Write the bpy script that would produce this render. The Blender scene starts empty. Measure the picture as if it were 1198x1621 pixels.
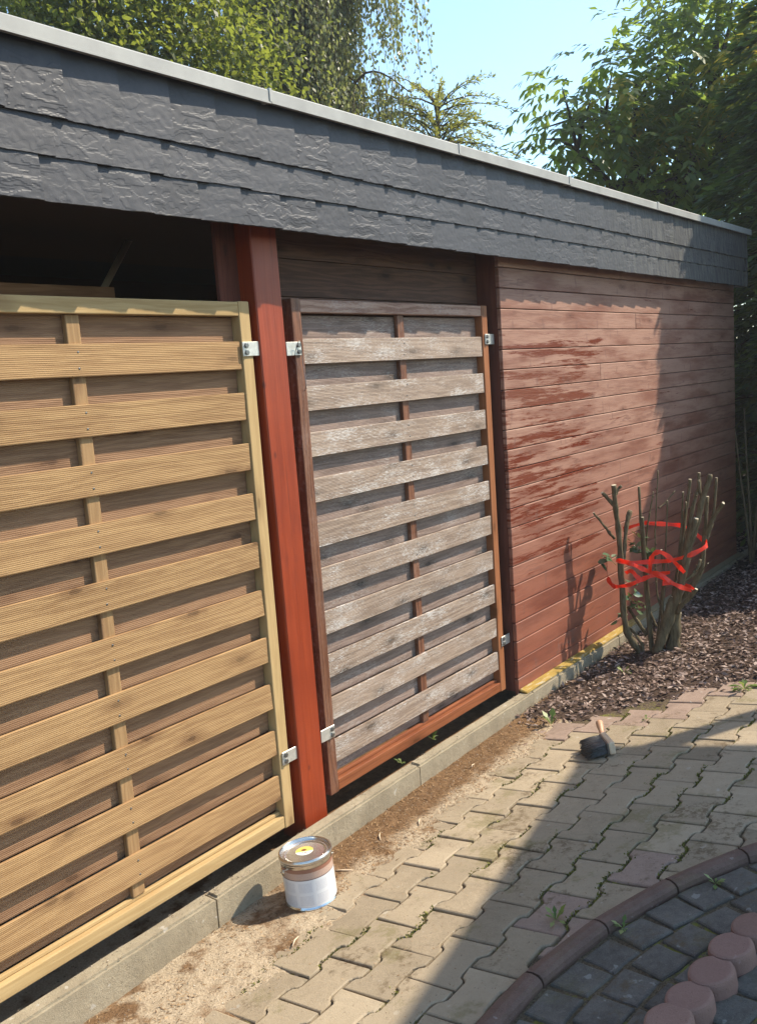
import bpy, bmesh, math, random
import numpy as np
from mathutils import Vector, Matrix, noise as mnoise
S = bpy.context.scene
COL = S.collection
rng = np.random.default_rng(7)
random.seed(7)
R = math.radians

# ------------------------------------------------------------------ camera
YAW, PITCH, ROLL = 0.9165, 0.1463, -0.066
CAM = Vector((-2.2758, -2.1717, 1.6335))
fwd = Vector((math.sin(YAW)*math.cos(PITCH), math.cos(YAW)*math.cos(PITCH), -math.sin(PITCH)))
rt = Vector((math.cos(YAW), -math.sin(YAW), 0)); up = rt.cross(fwd)
r2 = rt*math.cos(ROLL) + up*math.sin(ROLL); u2 = -rt*math.sin(ROLL) + up*math.cos(ROLL)
cd = bpy.data.cameras.new('camera'); cam = bpy.data.objects.new('camera', cd); COL.objects.link(cam)
M = Matrix((r2, u2, -fwd)).transposed().to_4x4(); M.translation = CAM
cam.matrix_world = M
cd.sensor_fit = 'HORIZONTAL'; cd.sensor_width = 36; cd.lens = 1425.35/1198*36
cd.shift_x = -41.0/1198; cd.shift_y = -7.4/1198
cd.clip_start = 0.05; cd.clip_end = 3000
S.camera = cam

# ------------------------------------------------------------------ light
SUN = Vector((-1.35, 1.0, -1.8)).normalized()          # the way the light travels
w = bpy.data.worlds.new('World'); S.world = w; w.use_nodes = True
nt = w.node_tree; nt.nodes.clear()
sk = nt.nodes.new('ShaderNodeTexSky'); sk.sky_type = 'NISHITA'; sk.sun_disc = False
sk.sun_elevation = math.asin(-SUN.z)
sk.sun_rotation = math.atan2(-SUN.x, -SUN.y)
sk.air_density = 1.0; sk.dust_density = 0.6; sk.ozone_density = 0.7
bg = nt.nodes.new('ShaderNodeBackground'); bg.inputs[1].default_value = 0.125
wo = nt.nodes.new('ShaderNodeOutputWorld')
wb = nt.nodes.new('ShaderNodeMix'); wb.data_type = 'RGBA'; wb.blend_type = 'MULTIPLY'      # the camera's warm white balance
wb.inputs[0].default_value = 1; wb.inputs[7].default_value = (.89, 1.0, .99, 1)
nt.links.new(sk.outputs[0], wb.inputs[6]); nt.links.new(wb.outputs[2], bg.inputs[0]); nt.links.new(bg.outputs[0], wo.inputs[0])
sd = bpy.data.lights.new('sun', 'SUN'); sd.energy = 3.0; sd.angle = R(0.55); sd.color = (1.0, 0.90, 0.73)
so = bpy.data.objects.new('sun', sd); COL.objects.link(so)
so.rotation_euler = SUN.to_track_quat('-Z', 'Y').to_euler(); so.location = (4, -5, 8)
S.view_settings.view_transform = 'Standard'; S.view_settings.look = 'None'
S.view_settings.gamma = 1; S.view_settings.use_curve_mapping = False
S.view_settings.exposure = 1.42
S.cycles.max_bounces = 8; S.cycles.volume_bounces = 1; S.cycles.transparent_max_bounces = 8

# ------------------------------------------------------------------ node helper
class NM:
    """small wrapper that writes a node material"""
    def __init__(s, name):
        s.m = bpy.data.materials.new(name); s.m.use_nodes = True
        s.t = s.m.node_tree; s.t.nodes.clear()
        s.out = s.n('OutputMaterial')
    def n(s, kind, **kw):
        nd = s.t.nodes.new('ShaderNode'+kind)
        for k, v in kw.items(): setattr(nd, k, v)
        return nd
    def put(s, sock, v):
        if isinstance(v, bpy.types.NodeSocket): s.t.links.new(v, sock)
        elif v is not None:
            if isinstance(v, tuple) and len(v) == 3 and sock.type == 'RGBA': v = v+(1,)
            sock.default_value = v
    def math(s, op, a, b=None, c=None, clamp=False):
        nd = s.n('Math', operation=op, use_clamp=clamp)
        for i, v in enumerate((a, b, c)):
            if v is not None: s.put(nd.inputs[i], v)
        return nd.outputs[0]
    def vmath(s, op, a, b=None, scale=None):
        nd = s.n('VectorMath', operation=op); s.put(nd.inputs[0], a)
        if b is not None: s.put(nd.inputs[1], b)
        if scale is not None: s.put(nd.inputs['Scale'], scale)
        return nd.outputs[1 if op in ('LENGTH', 'DISTANCE', 'DOT_PRODUCT') else 0]
    def pos(s): return s.n('NewGeometry').outputs['Position']
    def island(s): return s.n('NewGeometry').outputs['Random Per Island']
    def obj(s): return s.n('TexCoord').outputs['Object']
    def uv(s): return s.n('TexCoord').outputs['UV']
    def orand(s): return s.n('ObjectInfo').outputs['Random']
    def sep(s, v):
        nd = s.n('SeparateXYZ'); s.put(nd.inputs[0], v); return nd.outputs
    def comb(s, x, y, z):
        nd = s.n('CombineXYZ')
        for i, v in enumerate((x, y, z)): s.put(nd.inputs[i], v)
        return nd.outputs[0]
    def noise(s, v, scale=5, detail=3, rough=.55, dist=0.0, col=False):
        nd = s.n('TexNoise'); s.put(nd.inputs['Vector'], v); s.put(nd.inputs['Scale'], scale)
        nd.inputs['Detail'].default_value = detail; nd.inputs['Roughness'].default_value = rough
        nd.inputs['Distortion'].default_value = dist
        return nd.outputs[1 if col else 0]
    def voro(s, v, scale=5, out='Distance', rand=1.0, dim='3D'):
        nd = s.n('TexVoronoi', voronoi_dimensions=dim); s.put(nd.inputs['Vector'], v); nd.inputs['Scale'].default_value = scale
        nd.inputs['Randomness'].default_value = rand
        return nd.outputs[out]
    def ramp(s, f, *stops, interp='LINEAR'):
        nd = s.n('ValToRGB'); s.put(nd.inputs[0], f); cr = nd.color_ramp; cr.interpolation = interp
        while len(cr.elements) < len(stops): cr.elements.new(.5)
        for e, (p, c) in zip(cr.elements, stops):
            e.position = p; e.color = (c, c, c, 1) if not isinstance(c, tuple) else c+(1,)
        return nd.outputs[0]
    def step(s, f, a, b):
        nd = s.n('MapRange', interpolation_type='SMOOTHSTEP'); s.put(nd.inputs[0], f)
        nd.inputs[1].default_value = a; nd.inputs[2].default_value = b
        return nd.outputs[0]
    def mix(s, f, a, b, blend='MIX'):
        nd = s.n('Mix', data_type='RGBA', blend_type=blend); s.put(nd.inputs[0], f)
        s.put(nd.inputs[6], a); s.put(nd.inputs[7], b); return nd.outputs[2]
    def bump(s, h, dist=.002, strength=1.0, normal=None):
        nd = s.n('Bump'); s.put(nd.inputs['Height'], h); nd.inputs['Distance'].default_value = dist
        nd.inputs['Strength'].default_value = strength
        if normal is not None: s.put(nd.inputs['Normal'], normal)
        return nd.outputs[0]
    def end(s, color, rough=.7, normal=None, metal=0.0, spec=.4, coat=0.0, transl=None):
        p = s.n('BsdfPrincipled'); s.put(p.inputs['Base Color'], color); s.put(p.inputs['Roughness'], rough)
        s.put(p.inputs['Metallic'], metal); s.put(p.inputs['Specular IOR Level'], spec)
        p.inputs['Coat Weight'].default_value = coat
        if normal is not None: s.put(p.inputs['Normal'], normal)
        sh = p.outputs[0]
        if transl is not None:
            f, c = transl; tr = s.n('BsdfTranslucent'); s.put(tr.inputs[0], c)
            mx = s.n('MixShader'); s.put(mx.inputs[0], f)
            s.t.links.new(sh, mx.inputs[1]); s.t.links.new(tr.outputs[0], mx.inputs[2]); sh = mx.outputs[0]
        s.t.links.new(sh, s.out.inputs[0]); return s.m

def shifted(n, v, k=37.0):
    """object coordinates moved by a random amount for every object"""
    r = n.orand(); return n.vmath('ADD', v, n.comb(n.math('MULTIPLY', r, k), n.math('MULTIPLY', r, k*2.7), n.math('MULTIPLY', r, k*1.3)))

def wood(name, ca, cb, knot, ridge=False, fleck=0.0, rough=.75, tint=.12, grainz=60, axis='x', flat_rough=True, fleckcol=(.62,.58,.54), coat=0.0):
    n = NM(name); o = n.obj(); v = shifted(n, o); x, y, z = n.sep(v)
    if axis == 'z': x, z = z, x
    g = n.comb(n.math('MULTIPLY', x, 2.2), n.math('MULTIPLY', y, 14), n.math('MULTIPLY', z, 26))
    warp = n.noise(g, 1.0, 3, .6, .4)
    # cathedral figure: stretched rings bent by noise
    rings = n.math('SINE', n.math('ADD', n.math('MULTIPLY', z, grainz*4.0), n.math('MULTIPLY', warp, 26.0)))
    fig = n.math('MULTIPLY_ADD', rings, .5, .5)
    fine = n.noise(n.comb(n.math('MULTIPLY', x, 9), n.math('MULTIPLY', y, 90), n.math('MULTIPLY', z, 260)), 1.0, 3, .6)
    blot = n.noise(n.comb(n.math('MULTIPLY', x, 3.0), y, n.math('MULTIPLY', z, 9)), 1.0, 3, .6)
    f = n.math('ADD', n.math('MULTIPLY', fig, .30), n.math('ADD', n.math('MULTIPLY', fine, .40), n.math('MULTIPLY', blot, .45)))
    c = n.ramp(f, (.28, ca), (.82, cb))
    # knots
    kv = n.comb(n.math('MULTIPLY', x, 2.4), n.math('MULTIPLY', z, 7.0), 0.0)
    kd = n.math('ADD', n.voro(kv, 1.0, dim='2D'), n.math('MULTIPLY', n.noise(v, 40, 2), .09))
    km = n.math('SUBTRACT', 1.0, n.step(kd, .08, .26))
    c = n.mix(n.math('MULTIPLY', km, .55), c, knot)
    core = n.math('SUBTRACT', 1.0, n.step(kd, .075, .115))
    c = n.mix(n.math('MULTIPLY', core, .6), c, tuple(k*.45 for k in knot))
    # board to board tint
    c = n.mix(n.math('MULTIPLY', n.orand(), tint*2), c, tuple(min(1, k*1.25) for k in cb))
    h = n.math('ADD', n.math('MULTIPLY', fine, .5), n.math('MULTIPLY', fig, .2))
    if fleck:
        fm = n.noise(n.comb(n.math('MULTIPLY', x, 55), n.math('MULTIPLY', y, 70), n.math('MULTIPLY', z, 480)), 1.0, 3, .75)
        area = n.noise(n.comb(n.math('MULTIPLY', x, 5), y, n.math('MULTIPLY', z, 14)), 1.0, 3, .6)
        thr = n.math('ADD', fm, n.math('MULTIPLY', n.math('SUBTRACT', area, .5), .6))
        c = n.mix(n.math('MULTIPLY', n.step(thr, .50, .72), fleck), c, fleckcol)
        dk = n.noise(n.comb(n.math('MULTIPLY', x, 30), y, n.math('MULTIPLY', z, 300)), 1.0, 2, .7)
        c = n.mix(n.math('MULTIPLY', n.step(dk, .56, .75), .5), c, tuple(k*.4 for k in ca))
    nrm = n.bump(h, .0012, .55)
    if ridge:
        zo = n.sep(o)[2]
        wv = n.math('SINE', n.math('MULTIPLY', zo, 2*math.pi/.0052))
        jit = n.noise(n.comb(n.math('MULTIPLY', x, 60), y, n.math('MULTIPLY', zo, 190)), 1.0, 2, .5)
        wv = n.math('ADD', wv, n.math('MULTIPLY', jit, 1.2))
        nrm = n.bump(wv, .0007, .42, nrm)
        c = n.mix(n.step(wv, -.2, -.9) if False else n.math('MULTIPLY', n.math('SUBTRACT', 1.0, n.step(wv, -.7, .5)), .16), c, tuple(k*.55 for k in ca))
    return n.end(c, rough, nrm, spec=.25, coat=coat)

MAT = {}
MAT['new_wood'] = wood('new_wood', (.225,.120,.052), (.40,.243,.112), (.12,.052,.022), ridge=True)
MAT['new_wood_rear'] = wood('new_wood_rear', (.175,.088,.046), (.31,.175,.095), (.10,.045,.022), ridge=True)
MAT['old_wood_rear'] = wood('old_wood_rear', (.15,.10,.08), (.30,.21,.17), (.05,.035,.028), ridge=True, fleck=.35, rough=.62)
MAT['new_frame'] = wood('new_frame', (.33,.205,.085), (.47,.325,.155), (.17,.08,.03), grainz=40)
MAT['old_wood'] = wood('old_wood', (.165,.112,.082), (.37,.275,.21), (.06,.04,.03), ridge=True, fleck=.62, rough=.5, fleckcol=(.74,.72,.70))
MAT['old_frame'] = wood('old_frame', (.075,.026,.014), (.22,.095,.052), (.05,.018,.01), fleck=.12, rough=.5, axis='z')
MAT['old_rail'] = wood('old_rail', (.16,.060,.035), (.42,.26,.19), (.05,.018,.01), fleck=.25, rough=.55, grainz=50)
MAT['orange_frame'] = wood('orange_frame', (.20,.068,.026), (.32,.125,.052), (.1,.03,.01), rough=.5, axis='z')
MAT['red_rail'] = wood('red_rail', (.16,.045,.018), (.27,.092,.038), (.1,.03,.01), rough=.4)
MAT['raw_brown'] = wood('raw_brown', (.06,.03,.02), (.14,.07,.045), (.03,.015,.01))
MAT['beam_wood'] = wood('beam_wood', (.22,.11,.06), (.36,.2,.11), (.1,.05,.03))
MAT['brown_red'] = wood('brown_red', (.075,.022,.014), (.15,.045,.028), (.04,.012,.008), axis='z')

def red_paint():
    n = NM('red_post_paint'); o = n.obj(); x, y, z = n.sep(o)
    g = n.noise(n.comb(n.math('MULTIPLY', x, 60), n.math('MULTIPLY', y, 60), n.math('MULTIPLY', z, 3)), 1.0, 4, .6, .3)
    b = n.noise(o, 5, 4, .6)
    c = n.ramp(n.math('ADD', n.math('MULTIPLY', g, .6), n.math('MULTIPLY', b, .4)), (.3, (.195,.025,.007)), (.72, (.335,.052,.014)))
    sp = n.voro(n.comb(n.math('MULTIPLY', x, 9), n.math('MULTIPLY', y, 9), n.math('MULTIPLY', z, 5)), 1.0)
    c = n.mix(n.math('MULTIPLY', n.math('SUBTRACT', 1.0, n.step(sp, .03, .09)), .7), c, (.08,.012,.008))
    crack = n.noise(n.comb(n.math('MULTIPLY', x, 130), n.math('MULTIPLY', y, 130), n.math('MULTIPLY', z, 1.6)), 1.0, 2, .5)
    c = n.mix(n.math('MULTIPLY', n.step(crack, .66, .72), .6), c, (.07,.012,.006))
    lap = n.noise(n.comb(n.math('MULTIPLY', x, 7), n.math('MULTIPLY', y, 7), n.math('MULTIPLY', z, 2.2)), 1.0, 4, .7)
    c = n.mix(n.math('MULTIPLY', n.step(lap, .54, .68), .3), c, (.105,.015,.008))
    foot = n.math('SUBTRACT', 1.0, n.step(n.math('ADD', z, n.math('MULTIPLY', lap, .12)), -1.04, -.94))
    c = n.mix(n.math('MULTIPLY', foot, .55), c, (.16,.085,.05))
    return n.end(c, n.math('MULTIPLY_ADD', lap, .3, .26), n.bump(n.math('ADD', g, n.math('MULTIPLY', crack, .6)), .002, .5), spec=.4)
MAT['red'] = red_paint()

def clad():
    """faded red glaze; deeper red where the old glaze still holds or was brushed on anew"""
    n = NM('faded_red_boards'); p = n.pos(); x, y, z = n.sep(p); r = n.orand()
    o = shifted(n, n.obj()); ox, oy, oz = n.sep(o)
    warp = n.noise(n.comb(n.math('MULTIPLY', ox, 1.6), 0.0, n.math('MULTIPLY', oz, 14)), 1.0, 3, .6, .5)
    rings = n.math('MULTIPLY_ADD', n.math('SINE', n.math('ADD', n.math('MULTIPLY', oz, 170), n.math('MULTIPLY', warp, 34))), .5, .5)
    fine = n.noise(n.comb(n.math('MULTIPLY', ox, 7), oy, n.math('MULTIPLY', oz, 230)), 1.0, 3, .65)
    low = n.math('SUBTRACT', 1.0, n.step(z, .2, 1.5))
    hi = n.mix(low, (.36,.20,.145), (.25,.070,.036))
    lo = n.mix(low, (.185,.068,.043), (.145,.032,.016))
    fade = n.noise(n.comb(n.math('MULTIPLY', ox, 2.2), oy, n.math('MULTIPLY', oz, 12)), 1.0, 4, .6)
    c = n.mix(n.step(fade, .38, .72), hi, lo)
    c = n.mix(n.math('MULTIPLY', n.step(rings, .72, .95), n.math('MULTIPLY', n.step(n.noise(n.comb(n.math('MULTIPLY', ox, 1.3), oy, n.math('MULTIPLY', oz, 6)), 1.0, 2), .5, .62), .55)), c, (.16,.07,.05))
    c = n.mix(n.math('MULTIPLY', n.step(fine, .5, .72), .5), c, (.17,.075,.055))
    # patches of deep red
    pm = n.noise(n.comb(n.math('MULTIPLY', ox, 1.6), oy, n.math('MULTIPLY', oz, 24)), 1.0, 7, .78, .05)
    zone = n.math('MULTIPLY', n.math('SUBTRACT', 1.0, n.step(n.math('ADD', x, n.math('MULTIPLY', n.noise(n.vmath('MULTIPLY', p, (2.0, 1.0, 9.0)), 1.0, 3), .75)), 2.50, 2.78)), n.math('MULTIPLY', n.step(z, .45, .8), n.math('SUBTRACT', 1.0, n.step(z, 1.72, 1.85))))
    pm = n.math('ADD', pm, n.math('MULTIPLY', zone, .115))
    deep = n.step(pm, .60, .67)
    c = n.mix(n.math('MULTIPLY', deep, .97), c, n.mix(fine, (.10,.015,.007), (.175,.033,.014)))
    # knots
    kd = n.math('ADD', n.voro(n.comb(n.math('MULTIPLY', ox, 2.1), n.math('MULTIPLY', oz, 6.5), 0.0), 1.0, dim='2D'), n.math('MULTIPLY', n.noise(o, 45, 2), .08))
    kd = n.math('ADD', kd, n.math('MULTIPLY', n.step(n.noise(n.comb(n.math('MULTIPLY', ox, 3.3), oy, n.math('MULTIPLY', oz, 11)), 1.0, 1), .42, .52), .2))
    c = n.mix(n.math('MULTIPLY', n.math('SUBTRACT', 1.0, n.step(kd, .09, .2)), .55), c, (.13,.045,.03))
    c = n.mix(n.math('MULTIPLY', n.math('SUBTRACT', 1.0, n.step(kd, .045, .075)), .6), c, (.04,.02,.015))
    # saw marks
    tick = n.noise(n.comb(n.math('MULTIPLY', ox, 26), oy, n.math('MULTIPLY', oz, 9)), 1.0, 1, .5)
    c = n.mix(n.math('MULTIPLY', n.step(tick, .68, .74), .45), c, (.15,.07,.055))
    c = n.mix(n.math('MULTIPLY', r, .16), c, (.40,.22,.155))
    return n.end(c, n.math('SUBTRACT', .55, n.math('MULTIPLY', deep, .3)), n.bump(n.math('ADD', fine, n.math('MULTIPLY', rings, .3)), .0015, .5), spec=.3)
MAT['clad'] = clad()

def slate():
    n = NM('dark_slate_shingle'); o = shifted(n, n.obj(), 13.0)
    b = n.noise(o, 14, 4, .6); f = n.noise(o, 160, 3, .7)
    st = n.noise(n.comb(n.math('MULTIPLY', n.sep(o)[0], 60), 0.0, n.math('MULTIPLY', n.sep(o)[2], 6)), 1.0, 3, .6)
    c = n.ramp(n.math('ADD', n.math('MULTIPLY', b, .6), n.math('MULTIPLY', f, .4)), (.3, (.023,.022,.026)), (.7, (.043,.041,.048)))
    c = n.mix(n.math('MULTIPLY', n.orand(), .35), c, (.058,.058,.068))
    px = n.sep(n.pos())[0]
    dust = n.math('MULTIPLY', n.step(px, 1.2, 4.2), n.step(st, .35, .7))       # dusty lichen film towards the trees
    c = n.mix(n.math('MULTIPLY', dust, .5), c, (.21,.205,.17))
    return n.end(c, n.math('MULTIPLY_ADD', f, .2, .44), n.bump(n.math('ADD', n.noise(o, 55, 4, .7), n.math('MULTIPLY', f, .3)), .002, .22), spec=.42)
MAT['slate'] = slate()

def stone(name, ca, cb, rough=.9, scale=1.0, dark=.3, moss=0.0, bumpd=.002, speck=(.5,.46,.4), tint=None):
    n = NM(name); p = n.pos(); o = n.vmath('ADD', p, n.comb(0.0, 0.0, n.math('MULTIPLY', n.orand(), 9.0)))
    b = n.noise(o, 9*scale, 4, .6); m = n.noise(o, 55*scale, 3, .7); f = n.noise(o, 330*scale, 2, .7)
    c = n.ramp(n.math('ADD', n.math('MULTIPLY', b, .45), n.math('ADD', n.math('MULTIPLY', m, .3), n.math('MULTIPLY', f, .3))), (.33, ca), (.72, cb))
    c = n.mix(n.math('MULTIPLY', n.step(f, .62, .78), .45), c, speck)
    c = n.mix(n.math('MULTIPLY', n.step(n.noise(o, 190*scale, 2), .62, .72), dark), c, tuple(k*.35 for k in ca))
    st = n.noise(o, 3.2, 4, .65)
    c = n.mix(n.math('MULTIPLY', n.step(st, .5, .7), .35), c, tuple(k*.7 for k in ca))
    lich = n.math('MULTIPLY', n.step(n.noise(o, 26, 3, .5), .68, .72), .55)
    c = n.mix(lich, c, speck)
    if tint:
        c = n.mix(n.math('MULTIPLY', n.orand(), .6), c, tint)
        rr = n.math('FRACT', n.math('MULTIPLY', n.orand(), 7.31)); c = n.mix(n.math('MULTIPLY', rr, .4), c, tuple(k*.6 for k in ca))
    if moss:
        dirt = n.math('MULTIPLY', n.step(n.noise(p, 4.3, 5, .75), .52, .64), n.step(n.noise(p, 42, 3, .7), .42, .62))
        c = n.mix(n.math('MULTIPLY', dirt, .75), c, (.115,.078,.042))
        c = n.mix(n.math('MULTIPLY', n.step(n.noise(p, 90, 2, .6), .66, .74), .5), c, (.09,.062,.036))
        c = n.mix(n.math('MULTIPLY', n.step(n.math('ADD', n.noise(p, 5, 5, .7), n.math('MULTIPLY', n.noise(p, 70, 2), .18)), .63, .76), moss*1.4), c, (.13,.115,.03))
    return n.end(c, rough, n.bump(n.math('ADD', n.math('MULTIPLY', m, .6), n.math('MULTIPLY', f, .5)), bumpd, .6), spec=.25)
MAT['paver'] = stone('grey_beige_paver', (.25,.195,.13), (.45,.36,.25), moss=.3, tint=(.43,.345,.24), dark=.5, bumpd=.004)
MAT['paver_red'] = stone('reddish_paver', (.225,.158,.122), (.35,.255,.20), moss=.1)
MAT['kerb'] = stone('concrete_kerb', (.225,.182,.122), (.40,.335,.235), dark=.6, bumpd=.006)
MAT['border'] = stone('red_concrete_edging', (.110,.066,.050), (.195,.125,.098), speck=(.3,.24,.22), moss=.1, bumpd=.004)
MAT['cobble'] = stone('anthracite_cobble', (.062,.053,.045), (.185,.162,.138), speck=(.30,.29,.26), moss=.15, bumpd=.005)
MAT['log'] = stone('red_concrete_block', (.22,.122,.090), (.32,.190,.148), dark=.6, speck=(.46,.33,.30), bumpd=.004, tint=(.30,.17,.14))

def soil_mat():
    n = NM('sandy_soil'); p = n.pos(); x, y, z = n.sep(p)
    a = n.noise(p, 5, 5, .65); f = n.noise(p, 140, 4, .7); m = n.noise(p, 32, 3, .6)
    sand = n.ramp(f, (.3, (.31,.235,.155)), (.7, (.50,.40,.285)))
    brown = n.ramp(n.math('ADD', n.math('MULTIPLY', f, .5), n.math('MULTIPLY', m, .5)), (.3, (.085,.045,.022)), (.7, (.26,.155,.082)))
    left = n.math('SUBTRACT', 1.0, n.step(n.math('ADD', x, n.math('MULTIPLY', a, .8)), -.25, .25))
    front = n.math('SUBTRACT', 1.0, n.step(n.math('ADD', y, n.math('MULTIPLY', n.math('SUBTRACT', a, .5), .22)), -.30, -.22))
    s = n.math('MAXIMUM', n.math('MULTIPLY', left, n.step(a, .40, .52)), n.math('MULTIPLY', front, n.step(a, .36, .5)))
    c = n.mix(s, brown, sand)
    c = n.mix(n.math('MULTIPLY', n.step(n.noise(p, 75, 2), .64, .72), .6), c, (.05,.028,.016))
    return n.end(c, .95, n.bump(n.math('ADD', f, m), .006, .8), spec=.1)
MAT['soil'] = soil_mat()
def joint_mat():
    n = NM('joint_sand_and_moss'); p = n.pos()
    f = n.noise(p, 160, 3, .7); a = n.noise(p, 6, 4, .7); b = n.noise(p, 60, 2)
    c = n.ramp(f, (.3, (.055,.040,.026)), (.7, (.17,.13,.085)))
    c = n.mix(n.math('MULTIPLY', n.step(a, .5, .6), n.step(b, .4, .6)), c, (.16,.155,.035))
    return n.end(c, .95, n.bump(f, .005, .8), spec=.1)
MAT['joint'] = joint_mat()
def plain(name, c, rough=.7, metal=0.0, spec=.4, bump=None, var=None, coat=0.0):
    n = NM(name)
    col = c if var is None else n.ramp(n.noise(n.obj(), var[1], 4, .65), (.3, c), (.7, var[0]))
    nr = None if bump is None else n.bump(n.noise(n.obj(), bump[0], 3, .6), bump[1], .6)
    return n.end(col, rough, nr, metal, spec, coat)
MAT['alu'] = plain('pale_aluminium', (.27,.26,.24), .55, .1, .5, None, ((.37,.36,.33), 6))
MAT['galv'] = plain('galvanised_steel', (.48,.46,.42), .42, .6, .5, (300,.0006), ((.68,.66,.61), 40))
MAT['bolt'] = plain('zinc_bolt', (.20,.195,.19), .4, .9)
MAT['tin'] = plain('bright_tin', (.62,.60,.58), .16, 1.0, .5, (60,.0004))
MAT['lid'] = plain('lid_tin', (.60,.57,.55), .27, .92, .5, (40,.0005))
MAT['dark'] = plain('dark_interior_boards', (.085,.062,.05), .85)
MAT['roofing'] = plain('bitumen_roof', (.06,.06,.06), .9)
MAT['render'] = plain('shade_canopy_render', (.52,.49,.44), .9, 0, .3, (80,.002))
MAT['roof_tile'] = plain('house_roof', (.13,.06,.045), .85)
MAT['bristle'] = plain('black_bristles', (.028,.027,.027), .42, 0, .5, None, ((.065,.062,.060), 160))
MAT['beech'] = plain('bare_beech', (.56,.41,.27), .5, 0, .4, None, ((.66,.52,.37), 30))
MAT['handle'] = plain('stained_handle', (.42,.22,.125), .45, 0, .4, None, ((.52,.30,.18), 40))
MAT['pale_end'] = plain('cut_wood_end', (.50,.42,.30), .8)
MAT['ribbon'] = NM('red_tape').end((.86,.06,.022), .35, spec=.5, transl=(.45, (1.0,.12,.03)))
MAT['vrope'] = plain('blue_tie', (.03,.03,.12), .6)
def bark(name, ca, cb, k=1.0):
    n = NM(name); o = n.obj(); x, y, z = n.sep(o)
    f = n.noise(n.comb(n.math('MULTIPLY', x, 70*k), n.math('MULTIPLY', y, 70*k), n.math('MULTIPLY', z, 16*k)), 1.0, 4, .65)
    c = n.ramp(f, (.32, ca), (.7, cb))
    return n.end(c, .85, n.bump(f, .004, .8), spec=.2)
MAT['stem'] = bark('rose_stem_bark', (.065,.047,.024), (.175,.135,.078))
MAT['trunk'] = bark('tree_bark', (.045,.033,.024), (.12,.09,.065), .3)
MAT['birch_bark'] = bark('birch_bark', (.06,.05,.045), (.5,.48,.44), .2)
def leaf(name, *cols, tr=.35, rough=.45, spec=.35, trc=None):
    n = NM(name); r = n.island()
    k = len(cols); c = n.ramp(r, *[(i/(k-1)*.999, cc) for i, cc in enumerate(cols)])
    t = n.mix(.5, c, trc or (.28,.36,.03))
    return n.end(c, rough, spec=spec, transl=(tr, t))
MAT['lf_birch'] = leaf('birch_leaf', (.085,.10,.05), (.16,.17,.08), (.26,.255,.125), (.20,.20,.105), tr=.5, rough=.35, trc=(.40,.44,.10))
MAT['lf_maple'] = leaf('maple_leaf', (.036,.050,.020), (.068,.086,.028), (.11,.125,.034), (.20,.195,.045), tr=.55, trc=(.42,.48,.05))
MAT['lf_walnut'] = leaf('walnut_leaflet', (.065,.10,.034), (.11,.155,.046), (.18,.21,.05), (.14,.175,.05), tr=.62, rough=.38, trc=(.40,.52,.05))
MAT['lf_yellow'] = leaf('yellowing_leaflet', (.12,.15,.025), (.26,.24,.03), (.40,.28,.05), tr=.55, trc=(.65,.5,.05))
MAT['lf_willow'] = leaf('willow_leaf', (.10,.13,.04), (.22,.23,.06), (.42,.38,.07), tr=.5, trc=(.5,.5,.08))
MAT['lf_dark'] = leaf('dark_leaf', (.015,.024,.012), (.04,.055,.022), (.06,.07,.03), tr=.3)
MAT['lf_conifer'] = leaf('conifer_spray', (.036,.060,.032), (.070,.105,.045), (.16,.20,.05), tr=.4, rough=.55)
MAT['lf_gloss'] = leaf('glossy_leaf', (.05,.085,.05), (.12,.17,.09), tr=.12, rough=.13, spec=.6)
MAT['lf_weed'] = leaf('weed_leaf', (.07,.13,.03), (.16,.22,.06), (.30,.33,.13), tr=.35)
MAT['moss'] = leaf('moss_tuft', (.07,.07,.016), (.15,.145,.03), (.22,.20,.05), tr=.1, rough=.9)
MAT['mulch'] = leaf('bark_chip', (.045,.027,.021), (.125,.080,.063), (.23,.16,.13), (.38,.29,.245), tr=.0, rough=.85, spec=.2)
MAT['fibre'] = leaf('bark_fibre', (.09,.045,.02), (.24,.135,.06), (.42,.28,.155), tr=.0, rough=.9, spec=.15)
MAT['pebble'] = leaf('soil_crumb', (.10,.06,.035), (.30,.24,.17), (.46,.40,.32), tr=.0, rough=.9, spec=.15)
def ground_mat():
    n = NM('garden_earth'); p = n.pos(); f = n.noise(p, 30, 4, .7); a = n.noise(p, .5, 3)
    c = n.mix(n.step(a, 2.0, 3.0), n.ramp(f, (.3, (.035,.022,.017)), (.7, (.10,.068,.05))), n.ramp(f, (.3, (.035,.06,.015)), (.7, (.08,.11,.03))))
    return n.end(c, .95, n.bump(f, .01, .7), spec=.1)
MAT['earth'] = ground_mat()
def sill_mat():
    n = NM('yellow_sill_paint'); p = n.pos(); x = n.sep(p)[0]
    f = n.noise(n.vmath('MULTIPLY', p, (12,60,60)), 1.0, 4, .7)
    c = n.ramp(f, (.3, (.20,.12,.022)), (.6, (.36,.23,.045)))
    c = n.mix(n.step(f, .54, .64), c, (.36,.31,.22))
    c = n.mix(n.step(x, 2.4, 3.0), c, (.20,.155,.09))
    return n.end(c, .7, n.bump(f, .002, .5), spec=.3)
MAT['sill'] = sill_mat()

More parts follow.
